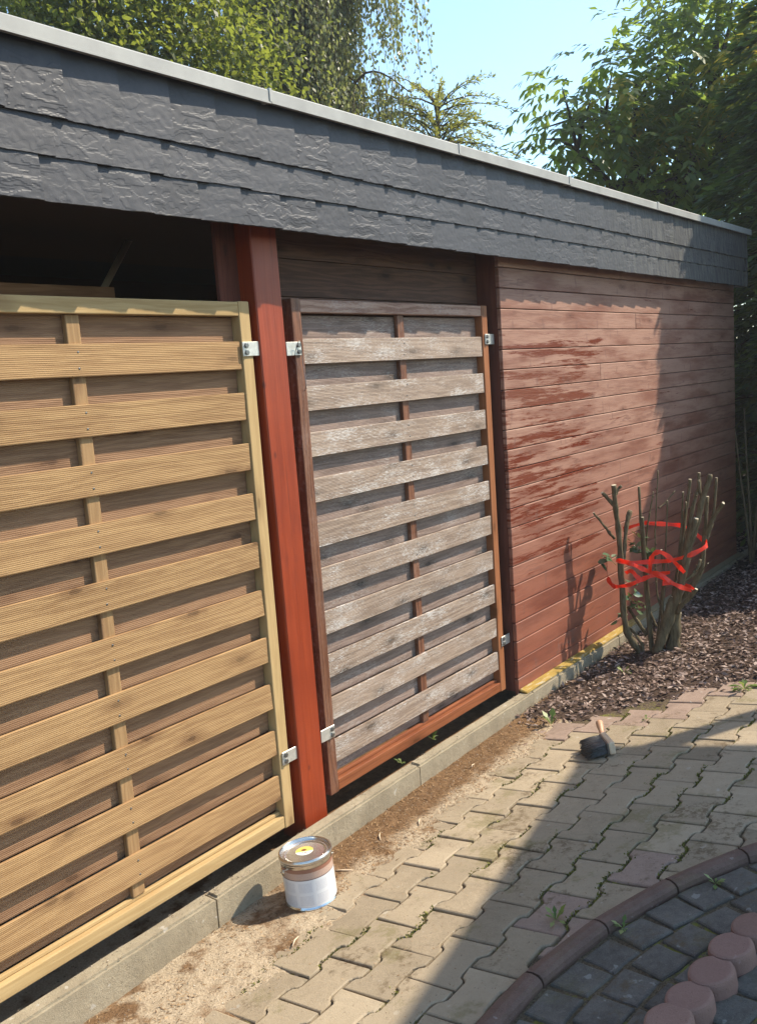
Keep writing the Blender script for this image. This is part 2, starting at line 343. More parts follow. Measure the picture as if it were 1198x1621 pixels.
# ------------------------------------------------------------------ geometry helpers
def mesh_from(name, V, F, smooth=False):
    me = bpy.data.meshes.new(name); me.from_pydata([tuple(v) for v in V], [], [tuple(f) for f in F]); me.update()
    if smooth:
        for p in me.polygons: p.use_smooth = True
    return me
def np_quads(name, V):
    """V: (n,4,3) array of separate quads"""
    n = len(V); me = bpy.data.meshes.new(name)
    me.vertices.add(n*4); me.vertices.foreach_set('co', np.ascontiguousarray(V, dtype=np.float32).ravel())
    me.loops.add(n*4); me.loops.foreach_set('vertex_index', np.arange(n*4, dtype=np.int32))
    me.polygons.add(n); me.polygons.foreach_set('loop_start', np.arange(0, n*4, 4, dtype=np.int32))
    me.polygons.foreach_set('loop_total', np.full(n, 4, dtype=np.int32))
    me.update(calc_edges=True); return me
def link(name, me, mat, parent=None, loc=None, rot=None, mw=None):
    o = bpy.data.objects.new(name, me); COL.objects.link(o)
    if mat is not None and me is not None and len(me.materials) == 0: me.materials.append(MAT[mat] if isinstance(mat, str) else mat)
    if parent is not None: o.parent = parent
    if loc is not None: o.location = loc
    if rot is not None: o.rotation_euler = rot
    if mw is not None: o.matrix_local = mw
    return o
def empty(name, loc=(0,0,0), parent=None):
    o = bpy.data.objects.new(name, None); COL.objects.link(o); o.location = loc; o.empty_display_size = .05
    if parent is not None: o.parent = parent
    return o
def tag(o, label=None, cat=None, group=None, kind=None):
    if label: o['label'] = label
    if cat: o['category'] = cat
    if group: o['group'] = group
    if kind: o['kind'] = kind
    return o
def box_mesh(name, sx, sy, sz, bev=.0015, jitter=0.0, seg=1):
    bm = bmesh.new(); bmesh.ops.create_cube(bm, size=1)
    bmesh.ops.scale(bm, vec=(sx, sy, sz), verts=bm.verts)
    if bev: bmesh.ops.bevel(bm, geom=bm.edges[:], offset=bev, segments=seg, affect='EDGES', profile=.5)
    me = bpy.data.meshes.new(name); bm.to_mesh(me); bm.free(); return me
def box(name, x0, x1, y0, y1, z0, z1, mat, parent, bev=.0015):
    p = Vector((0,0,0))
    o = link(name, box_mesh(name, x1-x0, y1-y0, z1-z0, bev), mat, parent)
    base = Vector(parent.location) if parent is not None and parent.type == 'EMPTY' else p
    o.location = Vector(((x0+x1)/2, (y0+y1)/2, (z0+z1)/2)) - base
    return o
def tube_vf(P, rad, k=8, cap=True, off=0):
    P = [Vector(p) for p in P]; n = len(P)
    if not hasattr(rad, '__len__'): rad = [rad]*n
    V = []; F = []; ref = Vector((0, 0, 1)); prev = None
    for i, p in enumerate(P):
        t = (P[min(i+1, n-1)] - P[max(i-1, 0)]).normalized()
        if prev is None:
            a = t.cross(ref)
            if a.length < .05: a = t.cross(Vector((1, 0, 0)))
        else:
            a = prev - t*prev.dot(t)
        a.normalize(); prev = a; b = t.cross(a)
        for j in range(k):
            th = 2*math.pi*j/k; V.append(p + (a*math.cos(th)+b*math.sin(th))*rad[i])
    for i in range(n-1):
        for j in range(k):
            F.append((off+i*k+j, off+i*k+(j+1) % k, off+(i+1)*k+(j+1) % k, off+(i+1)*k+j))
    if cap:
        F.append(tuple(off+j for j in range(k))[::-1]); F.append(tuple(off+(n-1)*k+j for j in range(k)))
    return V, F
def catmull(P, m=5):
    P = [Vector(p) for p in P]; out = []
    for i in range(len(P)-1):
        a = P[max(i-1, 0)]; b = P[i]; c = P[i+1]; d = P[min(i+2, len(P)-1)]
        for j in range(m):
            t = j/m
            out.append(.5*((2*b)+(c-a)*t+(2*a-5*b+4*c-d)*t*t+(3*b-3*c+d-a)*t**3))
    out.append(P[-1]); return out
class Tubes:
    def __init__(s): s.V = []; s.F = []
    def add(s, P, rad, k=6):
        v, f = tube_vf(P, rad, k, True, len(s.V)); s.V += v; s.F += f
    def build(s, name, mat, parent): return link(name, mesh_from(name, s.V, s.F, True), mat, parent)
def lathe(name, prof, seg=48, top=True, bottom=True):
    V = []; F = []
    for r, z in prof:
        for j in range(seg):
            a = 2*math.pi*j/seg; V.append((r*math.cos(a), r*math.sin(a), z))
    for i in range(len(prof)-1):
        for j in range(seg):
            F.append((i*seg+j, i*seg+(j+1) % seg, (i+1)*seg+(j+1) % seg, (i+1)*seg+j))
    if bottom and prof[0][0] > 1e-6: F.append(tuple(range(seg))[::-1])
    if top and prof[-1][0] > 1e-6: F.append(tuple((len(prof)-1)*seg+j for j in range(seg)))
    return mesh_from(name, V, F, True)
def unit(a): return a/np.maximum(np.linalg.norm(a, axis=-1, keepdims=True), 1e-9)
def leaf_quads(P, D, N, L, W, fold=.18, mid=.45):
    D = unit(D); Sd = unit(np.cross(D, N)); Nn = np.cross(Sd, D)
    L = np.asarray(L).reshape(-1, 1); W = np.asarray(W).reshape(-1, 1)
    a = P; c = P + D*L; m = P + D*L*mid
    b = m + Sd*W*.5 + Nn*W*fold; d = m - Sd*W*.5 + Nn*W*fold
    return np.stack([a, b, c, d], 1)
def rand_unit(n):
    return unit(rng.normal(size=(n, 3)))

# ------------------------------------------------------------------ ground
GS, GX, GTH = -.1536, .0153, -.0186
def gz(x, y):
    xx = max(-5.0, min(7.0, x)); yy = max(-2.6, min(.1, y))
    return GS*(yy+.2) + GX*xx
GN = Vector((-GX, -GS, 1)).normalized()
ct, st = math.cos(GTH), math.sin(GTH)
def gmat(x, y, h=0.0, yaw=0.0, tilt=(0, 0)):
    """frame lying on the paved slope at x, y"""
    X = Vector((math.cos(yaw), math.sin(yaw), 0)); X.z = GX*X.x+GS*X.y; X.normalize()
    n = (GN + Vector((tilt[0], tilt[1], 0))).normalized(); X = (X - n*X.dot(n)).normalized(); Y = n.cross(X)
    m = Matrix((X, Y, n)).transposed().to_4x4(); m.translation = Vector((x, y, gz(x, y))) + GN*h
    return m
xs = [-1500, -400, -100, -40, -15] + [-6+.5*i for i in range(29)] + [10, 16, 40, 100, 400, 1500]
ys = [-1500, -400, -100, -40, -15, -8, -5] + [-3+.2*i for i in range(20)] + [1.5, 2.5, 4, 7, 12, 20, 40, 100, 400, 1500]
V = [(x, y, gz(x, y)-.055) for y in ys for x in xs]; nx = len(xs)
F = [(j*nx+i, j*nx+i+1, (j+1)*nx+i+1, (j+1)*nx+i) for j in range(len(ys)-1) for i in range(nx-1)]
tag(link('ground', mesh_from('ground', V, F), 'earth'), kind='structure')

def fbm(x, y, s, o=3, seed=0.0):
    v = 0; a = 1; t = 0
    for i in range(o):
        v += a*mnoise.noise((x*s+seed, y*s-seed, seed*1.7)); t += a; a *= .5; s *= 2.1
    return v/t
def field(name, x0, x1, y0, y1, d, hf, mat, keep=None, smooth=True):
    nx = int(round((x1-x0)/d))+1; ny = int(round((y1-y0)/d))+1; V = []
    for j in range(ny):
        for i in range(nx):
            x = x0+i*d; y = y0+j*d; V.append((x, y, gz(x, y)+hf(x, y)))
    F = []
    for j in range(ny-1):
        for i in range(nx-1):
            if keep is None or keep(x0+(i+.5)*d, y0+(j+.5)*d):
                F.append((j*nx+i, j*nx+i+1, (j+1)*nx+i+1, (j+1)*nx+i))
    return tag(link(name, mesh_from(name, V, F, smooth), mat), kind='structure')

CX, CY, CR = -.7208, -2.6608, 1.5425                         # centre and radius of the curved red edging
def xb(y): return 1.27 + .91*(-.40-y)                        # where paving gives way to the mulch bed

# paving: interlocking waisted concrete blocks
paving = tag(empty('paving'), kind='structure')
A_, C_, JL = .2, .137, .1442
X0, Y0 = -.5178, -.4054
def outline(inset):
    w1, w2, e1, e2 = .079-inset, .058-inset, .064, .036
    h = .1-inset
    pts = [(-h, -w1), (-e1, -w1), (-e1+.010, -w1+.004), (-e2-.010, -w2-.004), (-e2, -w2), (e2, -w2), (e2+.010, -w2-.004), (e1-.010, -w1+.004), (e1, -w1), (h, -w1)]
    return pts + [(-x, -y) for x, y in pts]
def clip(poly, f):
    out = []
    for i, p in enumerate(poly):
        q = poly[(i+1) % len(poly)]; a, b = f(p), f(q)
        if a >= 0: out.append(p)
        if (a >= 0) != (b >= 0):
            t = a/(a-b); out.append((p[0]+(q[0]-p[0])*t, p[1]+(q[1]-p[1])*t))
    return out
def slab_mesh(name, poly, cham=.005, drop=.004, depth=.06, jit=.0016):
    n = len(poly); cx = sum(p[0] for p in poly)/n; cy = sum(p[1] for p in poly)/n
    V = []; 
    poly = [(x+random.uniform(-jit, jit), y+random.uniform(-jit, jit)) for x, y in poly]
    def ring(s, z):
        for i, (x, y) in enumerate(poly):
            px, py = poly[i-1]; qx, qy = poly[(i+1) % n]
            tx, ty = qx-px, qy-py; l = math.hypot(tx, ty) or 1
            V.append((x - ty/l*s, y + tx/l*s, z + random.uniform(-.0006, .0006)))
    ring(0, -depth); ring(0, -drop); ring(cham*.35, -drop*.35); ring(cham, 0)
    F = [tuple(3*n+i for i in range(n))]
    for k in range(3):
        for i in range(n): F.append((k*n+i, k*n+(i+1) % n, (k+1)*n+(i+1) % n, (k+1)*n+i))
    return mesh_from(name, V, F)
OUT = outline(.0035)
variants = [slab_mesh('paver', OUT, random.uniform(.003, .006), random.uniform(.002, .004)) for _ in range(10)]
red_variants = [v.copy() for v in variants]
for v in variants: v.materials.append(MAT['paver'])
for v in red_variants: v.materials.append(MAT['paver_red'])
npv = 0
for k in range(-2, 12):
    for n in range(-6, 16):
        lx, ly = A_*n - .1*k + .1, -C_*k - JL/2
        x = X0 + ct*lx - st*ly; y = Y0 + st*lx + ct*ly
        if x < -1.45 or y > -.16 or y < -1.5: continue
        dc = math.hypot(x-CX, y-CY)
        lim = CR + .036
        if dc < lim - .11 and x > CX-.8: continue
        if x > xb(y) - .03: continue
        if x > 1.0 and y > -.30 : continue
        # outside the picture
        cvx, cvy = x-CAM.x, y-CAM.y
        if cvy < cvx*.23 - .1: continue
        red = x > xb(y) - .26
        m = gmat(x, y, random.uniform(-.0025, .0025), GTH+random.uniform(-.012, .012), (random.uniform(-.008, .008), random.uniform(-.008, .008)))
        if dc < lim + .13 and x > CX-.8:
            ux, uy = (x-CX)/dc, (y-CY)/dc
            g = lambda p: (x+ct*p[0]-st*p[1]-CX)*ux + (y+st*p[0]+ct*p[1]-CY)*uy - lim
            poly = clip(OUT, g)
            if len(poly) < 3: continue
            ar = abs(sum(poly[i-1][0]*poly[i][1]-poly[i][0]*poly[i-1][1] for i in range(len(poly))))/2
            if ar < .0012: continue
            me = slab_mesh('paver', poly); me.materials.append(MAT['paver_red' if random.random() < .6 else 'paver'])
        else:
            me = random.choice(red_variants if red else variants)
        link('paver', me, None, paving, mw=m); npv += 1

field('paving_bed', -1.7, 2.2, -1.7, -.05, .012, lambda x, y: -.0085 + .004*fbm(x, y, 22, 2) + .005*max(0, fbm(x, y, 5, 2, 3.)), 'joint')

def soil_h(x, y):
    yb = -.335 + .05*fbm(x, 0, 2.2, 3, 5.) - .085*max(0, min(1, (-.25-x)/.5)) + .06*max(0, min(1, (x-.9)/.3))
    t = (y-yb)/.16
    h = .012*max(-1.6, min(1.0, t)) + .006*fbm(x, y, 14, 3, 2.) + .003*fbm(x, y, 60, 2, 7.)
    return h
field('soil', -1.7, 1.75, -.60, -.085, .0085, soil_h, 'soil', keep=lambda x, y: soil_h(x, y) > -.013)
field('ground_behind_kerb', -3.0, 1.5, -.05, 1.0, .05, lambda x, y: .045-gz(x,y)+gz(0,0)+.006*fbm(x, y, 9, 3), 'soil')

# kerb of concrete edging stones
kerb = tag(empty('kerb'), kind='structure')
kx = [-2.7, -1.70, -.642, .422, 1.36, 2.36, 3.36, 4.36, 5.36]
for i in range(len(kx)-1):
    a, b = kx[i]+.003, kx[i+1]-.003
    bm = bmesh.new(); bmesh.ops.create_cube(bm, size=1); bmesh.ops.scale(bm, vec=(b-a, .056, .36), verts=bm.verts)
    bmesh.ops.bevel(bm, geom=[e for e in bm.edges if all(v.co.z > 0 for v in e.verts)], offset=.008, segments=2, affect='EDGES')
    bmesh.ops.subdivide_edges(bm, edges=[e for e in bm.edges if abs(e.verts[0].co.x-e.verts[1].co.x) > .3], cuts=60)
    for v in bm.verts:
        c = v.co; c.z += .0022*mnoise.noise((c.x*9+i*7, c.y*20, c.z*9)); c.y += .0016*mnoise.noise((c.x*15+i*3, c.z*20, 4.))
    me = bpy.data.meshes.new('kerb_stone'); bm.to_mesh(me); bm.free()
    link('kerb_stone', me, 'kerb', kerb, loc=((a+b)/2, -.0933+.028+(.003 if i == 4 else 0), .086-.18+random.uniform(-.002, .002)), rot=(0, 0, random.uniform(-.002, .002)))

# curved red edging, cobbles, blocks
edging = tag(empty('path_edging'), kind='structure')
angs = [math.atan2(y-CY, x-CX) for x, y in ((.46,-1.585), (.195,-1.42), (-.02,-1.287), (-.262,-1.173), (-.528,-1.135), (-.80, -1.122), (-1.06,-1.157))]
for a0, a1 in zip(angs[:-1], angs[1:]):
    V = []; F = []; m = 7; sec = [(-.033, -.06), (-.033, .002), (-.029, .013), (-.019, .021), (0, .024), (.019, .021), (.029, .013), (.033, .002), (.033, -.06)]
    da = .0022
    xa, ya = CX+CR*math.cos(a0+da), CY+CR*math.sin(a0+da); xc, yc = CX+CR*math.cos(a1-da), CY+CR*math.sin(a1-da)
    for i in range(m+1):
        t = i/m; a = a0+da + (a1-a0-2*da)*t
        for s, z in sec:
            xx = (CX+(CR)*math.cos(a))*.5 + (xa+(xc-xa)*t)*.5 + s*math.cos(a); yy = (CY+CR*math.sin(a))*.5+(ya+(yc-ya)*t)*.5 + s*math.sin(a)
            V.append((xx, yy, gz(xx, yy)+z+random.uniform(-.0006, .0006)))
    q = len(sec)
    for i in range(m):
        for j in range(q-1): F.append((i*q+j, i*q+j+1, (i+1)*q+j+1, (i+1)*q+j))
    F.append(tuple(range(q))[::-1]); F.append(tuple(m*q+j for j in range(q)))
    link('edging_stone', mesh_from('edging_stone', V, F), 'border', edging)
cob = tag(empty('cobble_path'), kind='structure')
sq = .0525
cvar = [slab_mesh('cobble', [(-sq+random.uniform(-.004,.004), -sq+random.uniform(-.004,.004)), (0, -sq+random.uniform(-.003,.002)), (sq+random.uniform(-.004,.004), -sq+random.uniform(-.004,.004)), (sq, 0), (sq+random.uniform(-.004,.004), sq+random.uniform(-.004,.004)), (0, sq), (-sq+random.uniform(-.004,.004), sq+random.uniform(-.004,.004)), (-sq, random.uniform(-.003,.003))], random.uniform(.006,.010), random.uniform(.005,.008)) for _ in range(7)]
for v in cvar: v.materials.append(MAT['cobble'])
for ri, rr in enumerate((1.447, 1.332, 1.217, 1.102, .987, .872, .757)):
    na = int(2*math.pi*rr/.117)
    for j in range(na):
        a = 2*math.pi*(j + (.5 if ri % 2 else .12))/na
        if not (.55 < a < 1.95): continue
        x, y = CX+rr*math.cos(a), CY+rr*math.sin(a)
        if (y-CAM.y) < (x-CAM.x)*.20-.15: continue
        link('cobble', random.choice(cvar), None, cob, mw=gmat(x, y, random.uniform(-.004, .002), a+math.pi/2+random.uniform(-.03,.03)+random.choice((0, math.pi/2, math.pi)), (random.uniform(-.02,.02), random.uniform(-.02,.02))))
field('cobble_bed', -1.5, .7, -2.2, -1.0, .02, lambda x, y: -.013+.004*fbm(x, y, 22, 2) + .005*max(0, fbm(x, y, 5, 2, 3.)), 'joint', keep=lambda x, y: math.hypot(x-CX, y-CY) < CR)

# row of waisted round red blocks
def log_mesh():
    prof = []; n = 40
    for j in range(n):
        a = 2*math.pi*j/n; x, y = .060*math.cos(a), .052*math.sin(a)
        d = math.hypot(x-.106, y)
        if d < .057:                                      # hollow that takes the next block
            s = .057/d; x, y = .106+(x-.106)*s, y*s
        prof.append((x, y))
    V = []; rings = [(1, -.05), (1, .024), (.985, .031), (.945, .037), (.86, .0395), (.80, .040)]
    for s, z in rings:
        for x, y in prof: V.append((x*s, y*s, z))
    F = [(k*n+i, k*n+(i+1) % n, (k+1)*n+(i+1) % n, (k+1)*n+i) for k in range(len(rings)-1) for i in range(n)]
    F.append(tuple((len(rings)-1)*n+i for i in range(n)))
    return mesh_from('concrete_block', V, F)
lme = log_mesh(); lme.materials.append(MAT['log'])
logs = [(-.79,-1.482), (-.69,-1.490), (-.586,-1.503), (-.498,-1.516), (-.395,-1.532), (-.290,-1.544), (-.186,-1.565)]
vis = logs[1:]
vlab = ['round red concrete block at the bottom end of the row, mostly cut off', 'round waisted red concrete block second up from the bottom of the row', 'round waisted red concrete block third up from the bottom of the row',
        'round waisted red concrete block third down from the top of the row', 'round waisted red concrete block second down from the top of the row', 'round red concrete block topmost in the row, half cut off']
for i, (x, y) in enumerate(vis):
    o = link('concrete_block', lme, None, None)
    nx2, ny2 = (vis[i+1] if i+1 < len(vis) else (x+.1, y-.02))
    o.matrix_world = gmat(x, y, random.uniform(-.002, .002), math.atan2(ny2-y, nx2-x)+math.pi/2*0+random.uniform(-.05,.05), (random.uniform(-.015,.015), random.uniform(-.015,.015)))
    tag(o, vlab[i], 'edging block', 'round red concrete blocks lining the cobbles')

# ------------------------------------------------------------------ carport
carport = tag(empty('carport', (0, 0, 0)), 'long timber carport with dark slate shingle fascia, red posts and faded red cladding', 'carport')
FB, F1, F2, FT = 2.109, 2.216, 2.310, 2.479
XL, XR = -3.2, 4.70
def shingle_mesh(h, seed):
    amp = (.35, 1.0, .6, 1.25, .45, .85, 1.1)[int(seed*10) % 7]
    W_, nxs, nzs = .170, 52, max(24, int(h*320)); V = []; F = []
    for j in range(nzs+1):
        for i in range(nxs+1):
            x = W_*i/nxs; z = h*j/nzs
            wx = x + .018*mnoise.noise((x*20+seed, z*20, seed)); wz = z + .012*mnoise.noise((x*22, z*22+seed, 3.1))
            n = mnoise.noise((wx*13+seed*3, wz*36, seed)) + .55*mnoise.noise((wx*30, wz*80+seed, 5.0))
            lev = n*1.9 + .5; fr = lev-math.floor(lev); stp = math.floor(lev) + max(0, min(1, (fr-.90)/.09))
            d = .00058*amp*stp + .0005*mnoise.noise((x*60, z*60, seed))
            zz = z
            if j == 0: zz += .0022*mnoise.noise((x*55, seed, 1.))
            V.append((x, -d, zz))
    w1 = nxs+1
    for j in range(nzs):
        for i in range(nxs): F.append((j*w1+i, j*w1+i+1, (j+1)*w1+i+1, (j+1)*w1+i))
    # the back and the edges: a plate 9 mm thick
    b0 = len(V); V += [(0, .009, 0), (W_, .009, 0), (W_, .009, h), (0, .009, h)]
    bot = [i for i in range(w1)]; top = [nzs*w1+i for i in range(w1)]; lf = [j*w1 for j in range(nzs+1)]; rg = [j*w1+nxs for j in range(nzs+1)]
    F.append(tuple(bot[::-1]+[b0, b0+1])); F.append(tuple(top+[b0+2, b0+3])); F.append(tuple(lf+[b0+3, b0])); F.append(tuple(rg[::-1]+[b0+1, b0+2])); F.append((b0, b0+3, b0+2, b0+1))
    me = mesh_from('shingle', V, F); me.materials.append(MAT['slate']); return me
fascia = empty('fascia', (0, 0, 0), carport)
box('fascia_board', XL, XR-.03, -.112, -.09, FB+.02, FT-.01, 'dark', fascia)
sv = {h: [shingle_mesh(h, 3.7*s+h*11+1) for s in range(7)] for h in (.125, .118, .185)}
for row, (zb, h, xo) in enumerate(((FB, .125, -.813), (F1, .118, -.765), (F2, .185, -.721))):
    x = xo - 15*.164; last = None
    while x < XR:
        ch = random.choice([m for m in sv[h] if m is not last]); last = ch
        if x+.17 <= XR+.02:
            o = link('shingle', ch, None, fascia)
            tz = (-.050, -.030, -.050)[row] + random.uniform(-.006, .006); tx = -.085 if row < 2 else -.06      # right end proud, foot proud
            o.matrix_local = Matrix.Translation((x, -.1315+random.uniform(-.0008, .0008), zb+random.uniform(-.0015, .0015))) @ Matrix.Rotation(tz, 4, 'Z') @ Matrix.Rotation(tx, 4, 'X')
        x += .164
# end return of the fascia
for k in range(3):
    z0 = (FB, F1, F2)[k]; z1 = (F1, F2, FT)[k]
    box('end_shingle', XR-.016+.003*(2-k), XR+.003*(2-k)-.003, -.136, .05, z0+.001, z1-.001, 'slate', fascia)
# coping: folded aluminium lengths
def coping(x0, x1):
    prof = [(-.146, 2.474), (-.159, 2.474), (-.159, 2.479), (-.1570, 2.480), (-.1570, 2.511), (-.153, 2.515), (-.04, 2.510), (-.04, 2.505), (-.152, 2.510), (-.152, 2.480), (-.146, 2.478)]
    n = len(prof); V = [(x0, y, z) for y, z in prof]+[(x1, y, z) for y, z in prof]
    F = [(i, n+i, n+(i+1) % n, (i+1) % n) for i in range(n)]+[tuple(range(n)), tuple(n+i for i in range(n))[::-1]]
    return link('coping', mesh_from('coping', V, F), 'alu', carport)
cj = [-3.2, -2.1, -1.15, -.18, .86, 1.818, 2.93, 4.07, 4.735]
for a, b in zip(cj[:-1], cj[1:]):
    o = coping(a+.001, b-.001); o.location.z += random.uniform(-.0015, .0015)
for a in cj[1:-1]:
    box('coping_joint', a-.012 if a > 1.5 else a-.006, a+.012 if a > 1.5 else a+.006, -.1600, -.06, 2.4775, 2.5175, 'alu', carport, .001)
box('roof_deck', XL, XR-.02, -.085, 3.2, 2.40, 2.44, 'roofing', carport)
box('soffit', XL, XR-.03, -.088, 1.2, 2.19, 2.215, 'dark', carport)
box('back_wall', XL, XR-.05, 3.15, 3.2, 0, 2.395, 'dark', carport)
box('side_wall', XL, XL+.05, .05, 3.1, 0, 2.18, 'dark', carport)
box('beam', XL+.06, -.3, .55, .65, 1.90, 2.0, 'beam_wood', carport)
# a thin diagonal brace seen in the dark above the fence panel
link('brace', mesh_from('brace', *tube_vf([(-.62, .55, 1.62), (-.10, .70, 2.2)], .012, 8), True), 'pale_end', carport)
# post at the front, leaning a touch
post = link('post', box_mesh('post', .121, .115, 2.20, .004), 'red', carport, loc=(-.107, .0455, 1.088), rot=(0, -.0084, 0))
box('jamb_board', -.262, .0135, .058, .074, .06, 2.187, 'brown_red', carport)
for k in range(3):
    box('lintel_board', .014, 1.30, .075, .098, 1.80+.13*k, 1.928+.13*k, 'raw_brown', carport)
# cladding wall
wall = empty('cladding_wall', (0, 0, 0), carport)
zb0 = .065; pitch = .0918; nb = 23
for i in range(nb):
    z0 = zb0 + i*pitch; z1 = z0+pitch-.0035
    cuts = [1.308, XR-.02]
    if i % 3 == 1: cuts = [1.308, 2.34+.5*((i*7) % 4), XR-.02]
    for a, b in zip(cuts[:-1], cuts[1:]):
        me = box_mesh('board', b-a-.002, .02, z1-z0, .0025)
        link('board', me, 'clad', wall, loc=((a+b)/2, -.040+.010+random.uniform(-.001, .001), (z0+z1)/2), rot=(random.uniform(-.006, .006)+.008, 0, random.uniform(-.0006, .0006)))
box('corner_post', 1.3105, 1.42, -.018, .105, .088, 2.187, 'brown_red', wall)
box('backing', 1.421, XR-.05, -.017, .05, .10, 2.187, 'dark', wall)
link('sill', box_mesh('sill', XR-1.31, .044, .014, .004), 'sill', wall, loc=((XR+1.31)/2, -.0615, .0945), rot=(.25, 0, 0))
box('corner_post', XR-.018, XR+.0, -.015, .105, .088, 2.187, 'brown_red', wall)

# ------------------------------------------------------------------ fence panels
def bracket(x, z, parent, side, zo):
    """folded galvanised plate that ties a stile to the post, with two bolt heads"""
    w_ = .074; o = link('bracket', box_mesh('bracket', w_, .004, .046, .0012), 'galv', parent, loc=(x, -.0035, z), rot=(0, random.uniform(-.02, .02), 0))
    for dz in (.011, -.011):
        b = link('bolt', mesh_from('bolt', *tube_vf([(0, 0, 0), (0, -.005, 0), (0, -.0055, 0)], [.0085, .0085, .0065], 6)), 'bolt', o, loc=(-.022*side, -.002, dz))
    return o
def panel(name, label, x0, x1, z0, first, pitch, hs, n, mats, sup, y=0.0):
    t = tag(empty(name, (x0, y, z0)), label, 'fence panel', 'slatted timber panels hung on the post')
    H = 1.798; sw = .045
    def add(nm, a, b, ya, yb, za, zb, mat, bev=.003, rot=None):
        o = link(nm, box_mesh(nm, b-a, yb-ya, zb-za, bev, seg=2), mat, t, loc=((a+b)/2-x0, (ya+yb)/2, (za+zb)/2))
        if rot: o.rotation_euler = rot
        return o
    add('stile', x0, x0+sw, .0, .044, 0, H, mats['stile_a'])
    add('stile', x1-sw, x1, .0, .044, 0, H, mats['stile_b'])
    add('rail', x0+sw+.0005, x1-sw-.0005, .0015, .043, H-.047, H-.002, mats['rail_t'])
    add('rail', x0+sw+.0005, x1-sw-.0005, .0015, .043, .003, .046, mats['rail_b'])
    add('bead', x0+sw+.001, x1-sw-.001, .020, .034, .0465, .060, mats['rail_b'])
    for s in sup: add('support', s-.021, s+.021, .0165, .0355, .0605, H-.0475, mats['sup'])
    ln = x1-x0-2*sw-.004
    for i in range(n):
        zt = H - first - pitch*i
        add('slat', x0+sw+.002, x1-sw-.002, .0055, .0160, zt-hs, zt, mats['slat'], .0022, (random.uniform(-.035, .02), random.uniform(-.0012, .0012), 0))
    sc = Tubes()
    for s in sup:
        for i in range(n):
            for dz in (.022, -.022):
                p = Vector((s-x0+random.uniform(-.004, .004), .0052, H-first-pitch*i-hs/2+dz)); sc.add([p+Vector((0, .004, 0)), p+Vector((0, -.0006, 0)), p+Vector((0, -.0008, 0))], [.0032, .0032, .0020], 6)
    tag(sc.build('screws', 'bolt', t), kind='stuff')
    for i in range(n+1):
        zc = H - first + pitch*.5 - hs*.5 - pitch*i
        ht = .091
        za = max(.062, zc-ht/2); zb = min(H-.049, zc+ht/2)
        add('slat', x0+sw+.002, x1-sw-.002, .0360, .0455, za, zb, mats['rear'], .0022, (random.uniform(-.01, .01), random.uniform(-.001, .001), 0))
    return t
MAT['new_support_shaded'] = wood('new_support_shaded', (.22,.125,.055), (.36,.22,.105), (.14,.06,.03), grainz=40, axis='z')  # same pine, darkened so the colour carries the supports' shade
MAT['new_stile'] = wood('new_stile', (.32,.20,.085), (.46,.315,.15), (.17,.08,.03), grainz=40, axis='z')
left = panel('slatted_fence_panel', 'new yellowish pine slat panel in a pale frame, left of the red post', -1.996, -.196, .101, .126, .164, .0885, 10,
             dict(stile_a='new_stile', stile_b='new_stile', rail_t='new_frame', rail_b='new_frame', sup='new_support_shaded', slat='new_wood', rear='new_wood_rear'), (-1.42, -.832))
gate = panel('slatted_gate', 'weathered grey slat gate in a brown frame between the post and the red wall', .0, 1.2575, .117, .137, .1625, .0875, 10,
             dict(stile_a='old_frame', stile_b='orange_frame', rail_t='old_rail', rail_b='red_rail', sup='old_frame', slat='old_wood', rear='old_wood_rear'), (.632,))
for x, z, pr, sd_, ox, oz in ((-.2065, 1.748, left, 1, -1.996, .101), (-.194, .352, left, 1, -1.996, .101), (-.008, 1.745, gate, -1, 0, .117), (.004, .358, gate, -1, 0, .117), (1.262, 1.766, gate, 1, 0, .117), (1.270, .358, gate, 1, 0, .117)):
    bracket(x-ox, z-oz, pr, sd_, 0)
# loose wire from the upper gate bracket
V, F = tube_vf(catmull([(-.012, -.008, 1.72), (-.004, -.022, 1.765), (.012, -.02, 1.76), (.022, -.012, 1.70), (.010, -.03, 1.62), (.018, -.012, 1.60)], 6), .0013, 5)
tag(link('wire', mesh_from('wire', V, F, True), 'bolt'), 'thin dark wire looped over the upper bracket beside the post', 'wire')

